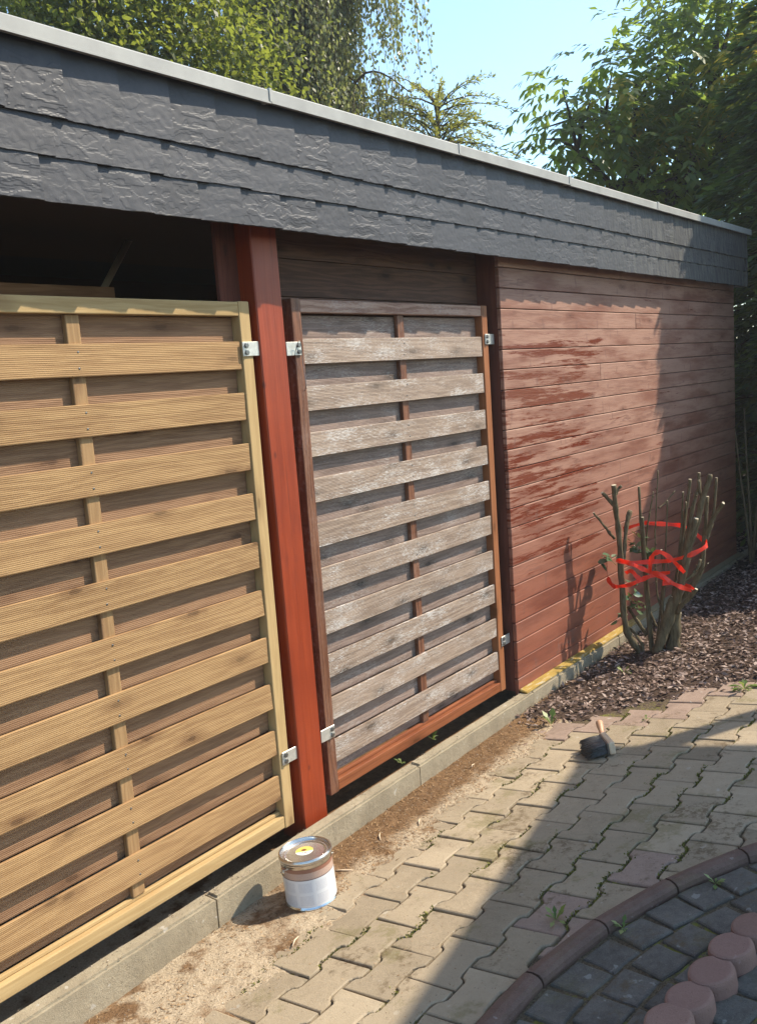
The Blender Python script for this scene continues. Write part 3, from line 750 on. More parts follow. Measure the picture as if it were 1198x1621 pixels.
# ------------------------------------------------------------------ paint can
CANX, CANY = -.392, -.254
def textlabel():
    """paper label with a tan band of fine print on top and pale grey paragraphs below (too small to read)"""
    n = NM('can_label'); uv = n.uv(); u, v, _ = n.sep(uv)
    rows = n.step(n.math('SINE', n.math('MULTIPLY', v, 2*math.pi*34)), .0, .4)
    words = n.step(n.noise(n.comb(n.math('MULTIPLY', u, 150), n.math('FLOOR', n.math('MULTIPLY', v, 34)), 0.0), 1.0, 1), .38, .46)
    line = n.math('MULTIPLY', rows, words)
    cu = n.math('FRACT', n.math('MULTIPLY', u, 9.0)); cv = n.math('FRACT', n.math('MULTIPLY', n.math('SUBTRACT', v, .03), 3.0))
    blk = n.math('MULTIPLY', n.math('MULTIPLY', n.step(cu, .10, .12), n.math('SUBTRACT', 1.0, n.step(cu, .88, .90))), n.math('MULTIPLY', n.step(cv, .08, .10), n.math('SUBTRACT', 1.0, n.step(cv, .86, .88))))
    white = n.mix(n.math('MULTIPLY', n.math('MULTIPLY', line, blk), .5), (.66,.66,.67), (.34,.34,.38))
    white = n.mix(n.math('MULTIPLY', blk, .12), white, (.5,.5,.55))
    band = n.mix(n.math('MULTIPLY', line, .45), (.40,.26,.20), (.62,.50,.43))
    band = n.mix(n.step(v, .90, .91), band, (.26,.115,.075))  # brown reflection under the rim, put into the colour as a strip
    top = n.step(v, .735, .745); dark = n.math('MULTIPLY', n.step(v, .715, .72), n.math('SUBTRACT', 1.0, top))
    c = n.mix(top, white, band); c = n.mix(dark, c, (.12,.06,.05))
    return n.end(c, .28, spec=.5, coat=.3)
MAT['label'] = textlabel()
def stickermat():
    n = NM('lid_sticker'); u, v, _ = n.sep(n.uv())
    du = n.math('SUBTRACT', u, .47); dv = n.math('SUBTRACT', v, .60)
    d = n.math('SQRT', n.math('ADD', n.math('MULTIPLY', du, du), n.math('MULTIPLY', n.math('MULTIPLY', dv, dv), 1.6)))
    c = n.mix(n.step(v, .40, .44), (.80,.78,.72), (.72,.50,.12))
    blob = n.math('SUBTRACT', 1.0, n.step(n.math('ADD', d, n.math('MULTIPLY', n.noise(n.uv(), 14, 2), .08)), .17, .20))
    c = n.mix(blob, c, (.16,.055,.02))
    ln = n.math('MULTIPLY', n.math('MULTIPLY', n.step(v, .24, .26), n.math('SUBTRACT', 1.0, n.step(v, .34, .36))), n.math('MULTIPLY', n.step(n.noise(n.comb(n.math('MULTIPLY', u, 22), 0.0, 0.0), 1.0, 0), .42, .5), n.math('MULTIPLY', n.step(u, .22, .24), n.math('SUBTRACT', 1.0, n.step(u, .76, .78)))))
    c = n.mix(ln, c, (.2,.15,.12))
    return n.end(c, .4, spec=.5)
MAT['sticker'] = stickermat()
can = tag(empty('paint_can'), 'round tin paint can with white label, tan band and yellow lid sticker, beside the kerb', 'paint can')
can.matrix_world = gmat(CANX, CANY, .003, 0, (0, GS*.55))
body = link('body', lathe('body', [(.0805, 0), (.0835, .001), (.0845, .004), (.0835, .007), (.0812, .009), (.0812, .140), (.0822, .143), (.0835, .147), (.0835, .151), (.0815, .154), (.0815, .158), (.078, .158)], 64, top=False), 'tin', can)
def cyl_uv(name, r, z0, z1, k=64, a0=0, a1=2*math.pi):
    bm = bmesh.new(); uvl = bm.loops.layers.uv.new('UVMap'); rows = []
    for i in range(k+1):
        a = a0+(a1-a0)*i/k; rows.append((bm.verts.new((r*math.cos(a), r*math.sin(a), z0)), bm.verts.new((r*math.cos(a), r*math.sin(a), z1))))
    for i in range(k):
        f = bm.faces.new((rows[i][0], rows[i+1][0], rows[i+1][1], rows[i][1])); f.smooth = True
        for l, (uu, vv) in zip(f.loops, ((i/k, 0), ((i+1)/k, 0), ((i+1)/k, 1), (i/k, 1))): l[uvl].uv = (uu, vv)
    me = bpy.data.meshes.new(name); bm.to_mesh(me); bm.free(); return me
link('label_sleeve', cyl_uv('label_sleeve', .0818, .012, .136, 72, R(120), R(465)), 'label', can)
lid = link('lid', lathe('lid', [(.0845, .150), (.0855, .156), (.0848, .1615), (.0825, .1635), (.0800, .1628), (.0785, .159), (.0768, .1545), (.0755, .153), (.0740, .1545), (.0690, .1565), (.066, .1555), (.064, .1530), (.060, .1525), (.0, .1525)], 72), 'lid', can)
rim = link('rim', lathe('rim', [(.0838, .1610), (.0842, .1640), (.0818, .1655), (.0795, .1640), (.0790, .1605)], 72, top=False, bottom=False), 'tin', lid)
bm = bmesh.new(); uvl = bm.loops.layers.uv.new('UVMap')
vs = [bm.verts.new((.0285*math.cos(2*math.pi*i/40), .0285*math.sin(2*math.pi*i/40), 0)) for i in range(40)]
f = bm.faces.new(vs)
ra = math.atan2(-.71, .70)   # the print reads from the camera's side
for l in f.loops:
    x, y = l.vert.co.x/.057, l.vert.co.y/.057
    l[uvl].uv = (.5 + x*math.cos(ra) + y*math.sin(ra), .5 - x*math.sin(ra) + y*math.cos(ra))
me = bpy.data.meshes.new('sticker'); bm.to_mesh(me); bm.free()
link('sticker', me, 'sticker', lid, loc=(.006, .010, .1531))
EA = Vector((-.905, .417, 0)).normalized()
for s in (1, -1):
    e = link('ear', mesh_from('ear', *tube_vf([EA*s*.080+Vector((0,0,.118)), EA*s*.0845+Vector((0,0,.118)), EA*s*.0865+Vector((0,0,.118))], [.013, .012, .006], 14), True), 'tin', can)
toc = (Vector((CAM.x-CANX, CAM.y-CANY, CAM.z-.15))); upb = (toc - EA*toc.dot(EA)).normalized()
pts = []
for i in range(25):
    a = math.pi*i/24; k = .088
    pts.append(EA*math.cos(a)*k*1.0 + upb*(math.sin(a)**.8)*.060 + Vector((0, 0, .118)) + Vector((.70, .0, .0))*.0)
hv = [EA*.082+Vector((0,0,.118))]+pts+[EA*-.082+Vector((0,0,.118))]
link('bail_handle', mesh_from('bail_handle', *tube_vf(hv, .0024, 6), True), 'galv', can)

# ------------------------------------------------------------------ brush lying on the paving
brush = tag(empty('paint_brush'), 'wide block brush with black bristles and pale wooden handle lying on the paving', 'brush')
ax = math.atan2(.64, .77)
brush.matrix_world = gmat(.90, -.688, .002, ax)
# local: x along the handle, y towards the bristle tips, z up
link('block', box_mesh('block', .135, .024, .050, .005, seg=2), 'beech', brush, loc=(0, 0, .030))
hpts = catmull([(.055, 0, .032), (.078, 0, .034), (.10, -.003, .040), (.125, -.007, .050), (.150, -.011, .060), (.162, -.013, .064)], 5)
nh = len(hpts); hr = [.0125-.004*math.sin(math.pi*min(1, i/nh*1.5))+.003*(i/nh) for i in range(nh)]; hr[-1] = .006; hr[-2] = .011
link('handle', mesh_from('handle', *tube_vf(hpts, hr, 12), True), 'handle', brush)
link('ferrule', box_mesh('ferrule', .124, .008, .044, .002), 'bolt', brush, loc=(-.002, .015, .030))
# bristles: hundreds of tapering strands in one solid mass
tb = Tubes(); rb = random.Random(5)
for i in range(24):
    for j in range(9):
        fx = -.060+.120*(i+rb.random()*.8)/24; fz = .010+.040*(j+rb.random()*.8)/9
        sp = 1.0 + .15*rb.random(); ln = .082+.014*rb.random()-.010*abs(i-12)/12
        ex = fx*1.10 + rb.uniform(-.005, .005); ez = max(.003, .030+(fz-.030)*1.15 - .010 + rb.uniform(-.004, .004))
        tb.add([(fx, .018, fz), (fx*1.04+rb.uniform(-.002,.002), .018+ln*.5, fz-.001), (ex, .018+ln, ez)], [.0036, .0036, .0012], 5)
tag(tb.build('bristles', 'bristle', brush), kind='stuff')

# ------------------------------------------------------------------ cut-back rose bush with red tape
STEMS = [
 ([(2.214, -0.279, 0.066), (2.182, -0.243, 0.127), (2.155, -0.221, 0.217), (2.135, -0.215, 0.431), (2.117, -0.217, 0.71), (2.097, -0.21, 0.862), (2.08, -0.213, 0.992)],0.024,0.015),
 ([(2.109, -0.204, 0.874), (2.076, -0.189, 0.909), (2.039, -0.165, 0.958)],0.014,0.01),
 ([(2.101, -0.212, 0.936), (2.114, -0.217, 0.961), (2.13, -0.231, 0.982)],0.01,0.008),
 ([(2.133, -0.183, 0.697), (2.097, -0.167, 0.738), (2.065, -0.158, 0.778), (2.021, -0.12, 0.852)],0.01,0.0065),
 ([(2.14, -0.23, 0.57), (2.177, -0.222, 0.672), (2.215, -0.219, 0.761), (2.256, -0.222, 0.829)],0.011,0.016),
 ([(2.261, -0.396, 0.265), (2.267, -0.377, 0.304), (2.273, -0.356, 0.377), (2.283, -0.345, 0.514), (2.296, -0.342, 0.684), (2.312, -0.345, 0.82), (2.33, -0.354, 1.039)],0.008,0.0035),
 ([(2.291, -0.337, 0.187), (2.29, -0.304, 0.269), (2.295, -0.284, 0.358), (2.305, -0.278, 0.539), (2.323, -0.292, 0.746), (2.341, -0.306, 0.848), (2.357, -0.315, 0.922)],0.01,0.0035),
 ([(2.314, -0.397, 0.11), (2.334, -0.424, 0.264), (2.352, -0.445, 0.402), (2.368, -0.463, 0.54), (2.38, -0.471, 0.745), (2.395, -0.488, 0.88), (2.409, -0.498, 0.984)],0.018,0.01),
 ([(2.287, -0.463, 0.419), (2.3, -0.487, 0.514), (2.313, -0.509, 0.664), (2.322, -0.525, 0.778), (2.336, -0.55, 0.904), (2.346, -0.567, 0.957), (2.349, -0.566, 1.028)],0.016,0.01),
 ([(2.215, -0.364, 0.077), (2.224, -0.397, 0.149), (2.241, -0.449, 0.29), (2.256, -0.496, 0.463), (2.27, -0.542, 0.667), (2.28, -0.577, 0.781), (2.286, -0.603, 0.9), (2.293, -0.631, 0.978), (2.295, -0.644, 1.027)],0.03,0.015),
 ([(2.289, -0.602, 0.9), (2.294, -0.589, 0.931), (2.301, -0.58, 0.996)],0.01,0.009),
 ([(2.285, -0.35, 0.076), (2.312, -0.408, 0.225), (2.342, -0.475, 0.344), (2.365, -0.524, 0.434), (2.382, -0.557, 0.509), (2.393, -0.576, 0.68), (2.401, -0.587, 0.896)],0.026,0.012),
 ([(2.398, -0.581, 0.652), (2.422, -0.604, 0.744), (2.439, -0.611, 0.809), (2.458, -0.621, 0.988)],0.01,0.009),
 ([(2.388, -0.581, 0.695), (2.387, -0.623, 0.785), (2.383, -0.658, 0.837), (2.374, -0.682, 0.869)],0.013,0.012),
 ([(2.25, -0.506, 0.554), (2.246, -0.537, 0.678), (2.248, -0.582, 0.805)],0.018,0.015),
 ([(2.276, -0.435, 0.083), (2.287, -0.444, 0.208), (2.296, -0.451, 0.346), (2.308, -0.462, 0.442)],0.04,0.028),
 ([(2.197, -0.371, 0.076), (2.216, -0.401, 0.166), (2.232, -0.425, 0.276), (2.251, -0.454, 0.371)],0.034,0.026),
 ([(2.238, -0.393, 0.208), (2.229, -0.399, 0.322), (2.225, -0.414, 0.429), (2.215, -0.417, 0.534), (2.202, -0.412, 0.637)],0.01,0.008),
 ([(2.216, -0.419, 0.5), (2.22, -0.442, 0.521), (2.213, -0.439, 0.57)],0.005,0.004),
 ([(2.254, -0.3, 0.143), (2.265, -0.233, 0.224), (2.282, -0.18, 0.286)],0.014,0.01),
 ([(2.2, -0.299, 0.101), (2.212, -0.26, 0.142), (2.221, -0.217, 0.184)],0.011,0.008),
 ([(2.239, -0.478, 0.294), (2.231, -0.502, 0.34), (2.232, -0.55, 0.389), (2.228, -0.585, 0.437)],0.014,0.012),
 ([(2.272, -0.507, 0.464), (2.303, -0.54, 0.491), (2.327, -0.556, 0.521), (2.349, -0.566, 0.565)],0.01,0.01),
 ([(2.348, -0.345, 0.833), (2.388, -0.365, 0.857), (2.436, -0.404, 0.916)],0.005,0.004),
 ([(2.368, -0.558, 0.478), (2.364, -0.576, 0.515), (2.363, -0.601, 0.547)],0.004,0.003),
 ([(2.336, -0.423, 0.05), (2.332, -0.441, 0.16), (2.326, -0.452, 0.269)],0.02,0.016),
]
RIB = [
  [(2.205, -0.202, 0.735), (2.308, -0.273, 0.755), (2.35, -0.296, 0.747), (2.406, -0.384, 0.736), (2.412, -0.451, 0.73), (2.389, -0.504, 0.714), (2.408, -0.551, 0.669), (2.371, -0.592, 0.658), (2.32, -0.601, 0.641), (2.253, -0.54, 0.606), (2.199, -0.458, 0.584), (2.175, -0.399, 0.58), (2.116, -0.277, 0.577), (2.08, -0.212, 0.593)] ,
  [(2.083, -0.222, 0.594), (2.098, -0.285, 0.576), (2.126, -0.328, 0.549), (2.147, -0.381, 0.522), (2.168, -0.434, 0.491), (2.193, -0.471, 0.465), (2.221, -0.514, 0.439), (2.301, -0.552, 0.403), (2.313, -0.528, 0.415), (2.301, -0.499, 0.436)] ,
  [(2.153, -0.125, 0.475), (2.132, -0.155, 0.447), (2.087, -0.204, 0.447), (2.103, -0.272, 0.459), (2.128, -0.333, 0.488), (2.147, -0.381, 0.508), (2.208, -0.453, 0.518)] ,
  [(2.142, -0.37, 0.525), (2.145, -0.376, 0.586), (2.141, -0.393, 0.622), (2.143, -0.427, 0.639), (2.162, -0.473, 0.607), (2.178, -0.513, 0.559), (2.197, -0.535, 0.526)] ,
  [(2.106, -0.252, 0.52), (2.108, -0.283, 0.533), (2.118, -0.309, 0.502), (2.128, -0.333, 0.485)] ,
  [(2.138, -0.385, 0.528), (2.147, -0.436, 0.513), (2.17, -0.467, 0.473), (2.165, -0.428, 0.467)] ,
]
LEAVES = [(2.256, -0.224, 0.65), (2.267, -0.25, 0.604), (2.287, -0.3, 0.607), (2.27, -0.259, 0.684), (2.277, -0.277, 0.674), (2.279, -0.28, 0.569), (2.262, -0.239, 0.629), (2.294, -0.318, 0.6), (2.255, -0.219, 0.361), (2.262, -0.237, 0.333), (2.275, -0.271, 0.297), (2.263, -0.239, 0.279), (2.242, -0.188, 0.34), (2.265, -0.244, 0.361), (2.194, -0.068, 0.553), (2.216, -0.122, 0.585), (2.211, -0.109, 0.556), (2.221, -0.134, 0.567), (2.223, -0.141, 0.228), (2.229, -0.154, 0.25), (2.259, -0.23, 0.425), (2.25, -0.208, 0.636), (2.269, -0.256, 0.312)]
bush = tag(empty('pruned_rose_bush', (2.25, -.37, .05)), 'hard pruned bush of thick bare stems standing against the red wall', 'bush')
bl = Vector(bush.location)
rs = random.Random(3)
for pts, ra_, rb_ in STEMS:
    P = catmull([Vector(p)-bl for p in pts], 4); n = len(P)
    P = [p + Vector((rs.uniform(-1, 1), rs.uniform(-1, 1), rs.uniform(-.5, .5)))*.0016 for p in P]
    rad = [.86*(ra_+(rb_-ra_)*i/(n-1))*(1+.14*math.sin(i*1.9+rs.random()*2)) for i in range(n)]
    if pts[0][2] < .14: P[0].z -= .10
    o = link('stem', mesh_from('stem', *tube_vf(P, rad, 10), True), 'stem', bush)
    d = (P[-1]-P[-2]).normalized()
    link('cut_end', mesh_from('cut_end', *tube_vf([P[-1]+d*.0002, P[-1]+d*.0012], [rad[-1]*.93, rad[-1]*.9], 10)), 'pale_end', o)
    if n > 12:                                             # buds and thorns
        tb = Tubes()
        for _ in range(n//3):
            i = rs.randrange(2, n-1); a = Vector((rs.uniform(-1, 1), rs.uniform(-1, 1), .3)).normalized()
            b0 = P[i]+a*rad[i]*.8; tb.add([b0, b0+a*.006+Vector((0, 0, .003)), b0+a*.011], [.0045, .003, .0008], 5)
        tag(tb.build('buds', 'stem', o), kind='stuff')
for k in range(5):                                         # thinner upright shoots between the thick ones
    x0_, y0_ = 2.27+rs.uniform(-.05, .06), -.40+rs.uniform(-.07, .08); hx, hy, hz = rs.uniform(-.06, .12), rs.uniform(-.20, .10), rs.uniform(.62, .98)
    P = catmull([Vector((x0_, y0_, .0))-bl, Vector((x0_+hx*.35, y0_+hy*.5, hz*.4))-bl, Vector((x0_+hx*.8, y0_+hy*.85, hz*.75))-bl, Vector((x0_+hx, y0_+hy, hz))-bl], 5)
    r0_ = rs.uniform(.006, .011); rad = [r0_*(1-.35*i/len(P))*(1+.12*math.sin(i*2.1+k)) for i in range(len(P))]
    o = link('stem', mesh_from('stem', *tube_vf(P, rad, 8), True), 'stem', bush); d = (P[-1]-P[-2]).normalized()
    link('cut_end', mesh_from('cut_end', *tube_vf([P[-1]+d*.0002, P[-1]+d*.0012], [rad[-1]*.9]*2, 8)), 'pale_end', o)
nl = []
for c in LEAVES:
    big = c[1] > -.2 or rs.random() < .6
    for _ in range(3):
        P = np.array([[c[0]-bl.x+rs.uniform(-.012, .012), c[1]-bl.y+rs.uniform(-.02, .02), c[2]-bl.z+rs.uniform(-.01, .01)]])
        D = np.array([[rs.uniform(-1, 1), rs.uniform(-1, .6), rs.uniform(-.5, .5)]]); N = np.array([[rs.uniform(-.5, .5)+.2, rs.uniform(-1, -.1), rs.uniform(.4, 1.2)]])
        D = unit(D); L = rs.uniform(.042, .062)
        Sd = unit(np.cross(D, N)); Nn = np.cross(Sd, D)
        o6 = [(0, 0, 0), (.22, .26, .06), (.55, .33, .07), (.85, .18, .02), (1, 0, -.04), (.85, -.18, .02), (.55, -.33, .07), (.22, -.26, .06), (.5, 0, 0)]
        Vv = [(P+D*a*L+Sd*b*L+Nn*k*L)[0] for a, b, k in o6]
        Fv = [(0, 1, 8), (1, 2, 8), (2, 3, 8), (3, 4, 8), (4, 5, 8), (5, 6, 8), (6, 7, 8), (7, 0, 8)]
        link('leaf', mesh_from('leaf', Vv, Fv, True), 'lf_gloss', bush)
rv = []; rf = []
for li, path in enumerate(RIB):
    P = catmull([Vector(p) for p in path], 5); n = len(P)
    for i, p in enumerate(P):
        t = (P[min(i+1, n-1)]-P[max(i-1, 0)]).normalized()
        tw = .5*math.sin(i*.35+li*1.7)
        wv = Vector((0, 0, 1)) - t*t.z
        if wv.length < .2: wv = Vector((0, -1, .3)) - t*Vector((0, -1, .3)).dot(t)
        wv.normalize(); nn = t.cross(wv); wv2 = wv*math.cos(tw)+nn*math.sin(tw); nn = t.cross(wv2)
        hw = .0145*(1 - .35*abs(math.sin(i*.5+li)))
        for s in (1, -1):
            rv += [p+wv2*hw*s+nn*.0006, p+wv2*hw*s-nn*.0006]
    b = len(rv)-4*n
    for i in range(n-1):
        q = b+4*i; r_ = q+4
        rf += [(q, q+2, r_+2, r_), (q+1, r_+1, r_+3, q+3), (q, r_, r_+1, q+1), (q+2, q+3, r_+3, r_+2)]
    rf += [(b, b+1, b+3, b+2), (b+4*n-4, b+4*n-2, b+4*n-1, b+4*n-3)]
tag(link('tape', mesh_from('tape', rv, rf, False), 'ribbon'), 'bright red flat tape looped and tied round the bare bush stems', 'tape')

# bare shrub in the dark by the end of the wall
sh = tag(empty('bare_shrub', (4.45, -.22, .03)), 'thin bare shrub in the deep shade at the far end of the red wall', 'shrub')
for a, b, h in ((-.12, .05, 1.05), (.03, -.06, .95), (.12, .06, 1.2), (.2, -.02, .8)):
    P = catmull([(0, 0, -.05), (a*.4, b*.4, h*.35), (a*.8, b, h*.7), (a*1.1, b*1.4, h)], 4)
    link('stem', mesh_from('stem', *tube_vf(P, [.012-.008*i/len(P) for i in range(len(P))], 6), True), 'stem', sh)

# ------------------------------------------------------------------ loose ground cover
def scatter(name, n, x0, x1, y0, y1, keep, hf, Ls, Ws, mat, flat=.5, kind='stuff', lift=.002):
    P = []; 
    while len(P) < n:
        x, y = random.uniform(x0, x1), random.uniform(y0, y1)
        if keep(x, y): P.append((x, y, gz(x, y)+hf(x, y)+random.uniform(0, lift)))
    P = np.array(P); n = len(P); a = rng.uniform(0, 2*np.pi, n)
    D = np.stack([np.cos(a), np.sin(a), rng.normal(0, flat*.5, n)], 1)
    N = unit(np.stack([rng.normal(0, flat, n), rng.normal(0, flat, n), np.ones(n)], 1))
    L = rng.uniform(*Ls, n); W = rng.uniform(*Ws, n)
    return tag(link(name, np_quads(name, leaf_quads(P, D, N, L, W, .12)), mat), kind=kind)
def in_soil(x, y):
    h = soil_h(x, y)
    return h > -.002 and y < -.094 and (x > -.45 or fbm(x, y, 6, 2, 4.) > .12 or random.random() < .10)
scatter('bark_fibres', 5200, -1.5, 1.45, -.45, -.094, in_soil, soil_h, (.008, .024), (.0014, .0034), 'fibre', .35)
scatter('fibres_on_paving', 500, -1.2, 1.6, -1.2, -.3, lambda x, y: math.hypot(x-CX, y-CY) > CR+.05 and x < xb(y) and random.random() < .15+.85*max(0, fbm(x, y, 2.5, 2, 1.)*2), lambda x, y: .0015, (.004, .013), (.001, .0024), 'fibre', .15)
scatter('soil_crumbs', 3000, -1.5, 1.4, -.48, -.094, lambda x, y: soil_h(x, y) > -.004, soil_h, (.002, .006), (.002, .005), 'pebble', .9)
scatter('soil_bits_on_kerb', 500, -1.5, 1.35, -.090, -.040, lambda x, y: fbm(x, y, 7, 2) > -.05, lambda x, y: .087-gz(x, y), (.003, .009), (.002, .005), 'pebble', .4)
def mul_h(x, y): return -.012+.022*min(1, max(0, (x-xb(y)+.05)/.25)) + .012*fbm(x, y, 5, 3, 9.)
field('mulch_base', 1.0, 6.5, -1.9, -.094, .03, mul_h, 'earth', keep=lambda x, y: x > xb(y)-.04 or (y > -.28 and x > 1.15))
def in_mul(x, y):
    d = x - xb(y)
    if y > -.30 and x > 1.05: d = max(d, .02 if x > 1.2 else -.02)
    return d > 0 or (d > -.10 and random.random() < .12)
scatter('bark_mulch', 13000, 1.05, 4.2, -1.7, -.095, in_mul, mul_h, (.014, .042), (.007, .018), 'mulch', .55, lift=.012)
scatter('far_bark_mulch', 3500, 4.2, 6.3, -1.7, .5, in_mul, mul_h, (.03, .055), (.015, .028), 'mulch', .5, lift=.012)
# moss along the wandering side joints
def tufts(name, n, mat, keepf):
    P = []; tries = 0
    while len(P) < n and tries < n*40:
        tries += 1
        k = random.randrange(-1, 9); lx = random.uniform(-.9, 1.9); e = (lx/.2 + .5*k) % 1.0 - .5
        hw = .079 if abs(e*.2) > .05 else .058
        ly = -C_*k - JL/2 - hw + random.gauss(0, .006) - (0 if hw > .07 else -.0)
        x = X0+ct*lx-st*ly; y = Y0+st*lx+ct*ly
        if math.hypot(x-CX, y-CY) < CR+.05 or x > xb(y)-.05 or y > -.36: continue
        if keepf(x, y): P.append((x, y, gz(x, y)-.005))
    P = np.array(P); n = len(P)
    D = unit(np.stack([rng.normal(0, .8, n), rng.normal(0, .8, n), np.abs(rng.normal(.5, .4, n))], 1))
    return tag(link(name, np_quads(name, leaf_quads(P, D, rand_unit(n), rng.uniform(.006, .013, n), rng.uniform(.004, .008, n))), mat), kind='stuff')
tufts('moss', 5200, 'moss', lambda x, y: fbm(x, y, 4, 3, 6.) > .06)
# small weeds, each its own plant
def weed(x, y, h, n, ln, label, up_=.6, z=None):
    t = tag(empty('weed', (x, y, gz(x, y)+h if z is None else z)), label, 'weed', 'small weeds')
    a = np.arange(n)*2.4 + rng.normal(0, .5, n); e = np.abs(rng.normal(up_*1.3, .45, n))
    D = np.stack([np.cos(a), np.sin(a), e], 1); L = rng.uniform(.35, 1.1, n)*ln
    qs = leaf_quads(np.zeros((n, 3)), D, np.tile([0., 0, 1.], (n, 1)), L*.6, L*.16, .15, .8)
    me = np_quads('stalk', qs); link('stalk', me, 'lf_weed', t)
    P = unit(D)*L[:, None]*.45
    D2 = D.copy(); D2[:, 2] -= .45
    link('leaves', np_quads('leaves', leaf_quads(P, D2, np.tile([0., 0, 1.], (n, 1)), L*.7, L*.38, .10)), 'lf_weed', t)
weed(1.655, -.993, .004, 16, .075, 'pale green grassy weed in the joint between paving and bark mulch', .35)
weed(.66, .01, 0, 9, .05, 'small green weed behind the kerb under the grey gate', 1.0, z=.086)
weed(.40, -.02, 0, 7, .035, 'tiny green seedling on the kerb below the grey gate', .6, z=.088)
weed(1.14, -.30, .004, 12, .07, 'thin grassy weed in the soil corner below the yellow sill', 1.2)
weed(1.25, -.70, .003, 9, .03, 'flat little weed in a paving joint behind the brush', .3)
weed(1.85, -.34, .010, 10, .05, 'small weed among the bark mulch beside the pruned bush', .7)
weed(-.27, -1.06, .003, 12, .045, 'leafy weed in the shaded paving just outside the red edging', .6)
weed(.035, -1.395, .0, 11, .04, 'weed sprouting between the dark cobbles near the upper edge', .5)
weed(-.245, -1.245, .0, 9, .035, 'weed between the dark cobbles close to the red edging', .5)
# dry straw and sticks
for i, (x, y, a, l) in enumerate(((-.215, -.275, 1.9, .075), (-.02, -.24, .7, .06), (.13, -.30, .6, .05), (.62, -.21, .2, .035), (-.63, -.40, .4, .05))):
    P = [(0, 0, .004), (l*.5, .003, .007), (l, 0, .005)]
    o = link('splinter', mesh_from('splinter', *tube_vf(P, [.0016, .003, .0012], 5), True), 'beech'); o.matrix_world = gmat(x, y, max(.002, soil_h(x, y)), a)
    tag(o, ['pale wood splinter lying right beside the paint can', 'pale wood splinter on the brown soil uphill from the can', 'short pale splinter at the edge of the soil strip', 'short splinter on the brown soil under the grey gate', 'pale splinter on the sand left of the paint can'][i], 'splinter', 'wood splinters on the soil')

# ------------------------------------------------------------------ trees
def limb_set(t, base, tops, r0, mat='trunk', name_top='limb'):
    """trunk from base to a fork, limbs on to each top"""
    base = Vector(base); c = sum((Vector(p) for p in tops), Vector())/len(tops); fork = base*.45 + c*.55; fork.z = base.z + (c.z-base.z)*.55
    tb = Tubes(); P = catmull([base+Vector((0, 0, -.3)), base+(fork-base)*.4+Vector((.06, .04, 0)), fork, fork+(c-fork)*.6], 5)
    tb.add(P, [r0*(1-.6*i/(len(P)-1)) for i in range(len(P))], 10); tb.build('trunk', mat, t)
    lb = Tubes()
    for p in tops:
        p = Vector(p); m = fork*.5+p*.5 + Vector((random.uniform(-.2, .2), random.uniform(-.2, .2), .2))
        P = catmull([fork+Vector((0,0,-.1)), m, p], 5); lb.add(P, [r0*.45*(1-.75*i/(len(P)-1)) for i in range(len(P))], 6)
        for _ in range(5):
            d = Vector((random.gauss(0, 1), random.gauss(0, 1), random.gauss(.2, .6))).normalized()*random.uniform(.4, .8)
            q = P[random.randrange(4, len(P))]; lb.add([q, q+d*.5+Vector((0,0,.05)), q+d], [r0*.14, r0*.09, r0*.03], 5)
    lb.build('limb', mat, t)
def blob_points(blobs, n, shell=.55):
    w_ = np.array([b[3]**2 for b in blobs]); idx = rng.choice(len(blobs), n, p=w_/w_.sum())
    B = np.array([b[:3] for b in blobs])[idx]; r = np.array([b[3] for b in blobs])[idx]
    d = rand_unit(n); rad = r*(shell + (1-shell)*rng.random(n)**.6); rad *= 1+.18*np.sin(d[:, 0]*7+idx)*np.cos(d[:, 2]*6)
    return B + d*rad[:, None], d

def broadleaf(name, label, base, blobs, ncl, per, size, mat, r0=.12, spread=.16, cat='tree', droop=.5, wr=.62):
    t = tag(empty(name, base), label, cat)
    bl_ = [(b[0]-base[0], b[1]-base[1], b[2]-base[2], b[3]) for b in blobs]
    limb_set(t, (0, 0, 0), [b[:3] for b in bl_], r0)
    C, d = blob_points(bl_, ncl)
    P = np.repeat(C, per, 0) + rng.normal(0, spread, (ncl*per, 3))
    D = unit(rng.normal(0, .7, P.shape)+np.repeat(d, per, 0)*.5+np.array([0, 0, -droop]))
    N = unit(rng.normal(0, .5, P.shape)+np.array([.25, -.25, .9]))
    L = rng.uniform(.7, 1.2, len(P))*size
    tag(link('crown', np_quads('crown', leaf_quads(P, D, N, L, L*wr, .12)), mat, t), kind='stuff')
    return t
def compound_leaves(C, Dh, n7, ll, lw):
    """pinnate leaves: C base points, Dh rachis directions"""
    n = len(C); out = []
    Dh = unit(Dh); Up = np.tile([0., 0, 1.], (n, 1)); Sd = unit(np.cross(Dh, Up)); RL = rng.uniform(.20, .32, n)[:, None]
    for t_, s in ((.30, 1), (.36, -1), (.58, 1), (.64, -1), (.86, 1), (.90, -1), (1.0, 0)):
        P = C + Dh*RL*t_ - Up*RL*.35*t_*t_
        D = unit(Dh*(.55 if s else 1.0) + Sd*s*.8 - Up*(.45+.35*t_) + rng.normal(0, .12, (n, 3)))
        N = unit(Up*.8 + Dh*.5 + rng.normal(0, .2, (n, 3)))
        k = rng.uniform(.8, 1.15, n)*(1.1 if s == 0 else .75+.35*t_)
        out.append(leaf_quads(P, D, N, ll*k, lw*k, .10, .5))
    return np.concatenate(out)
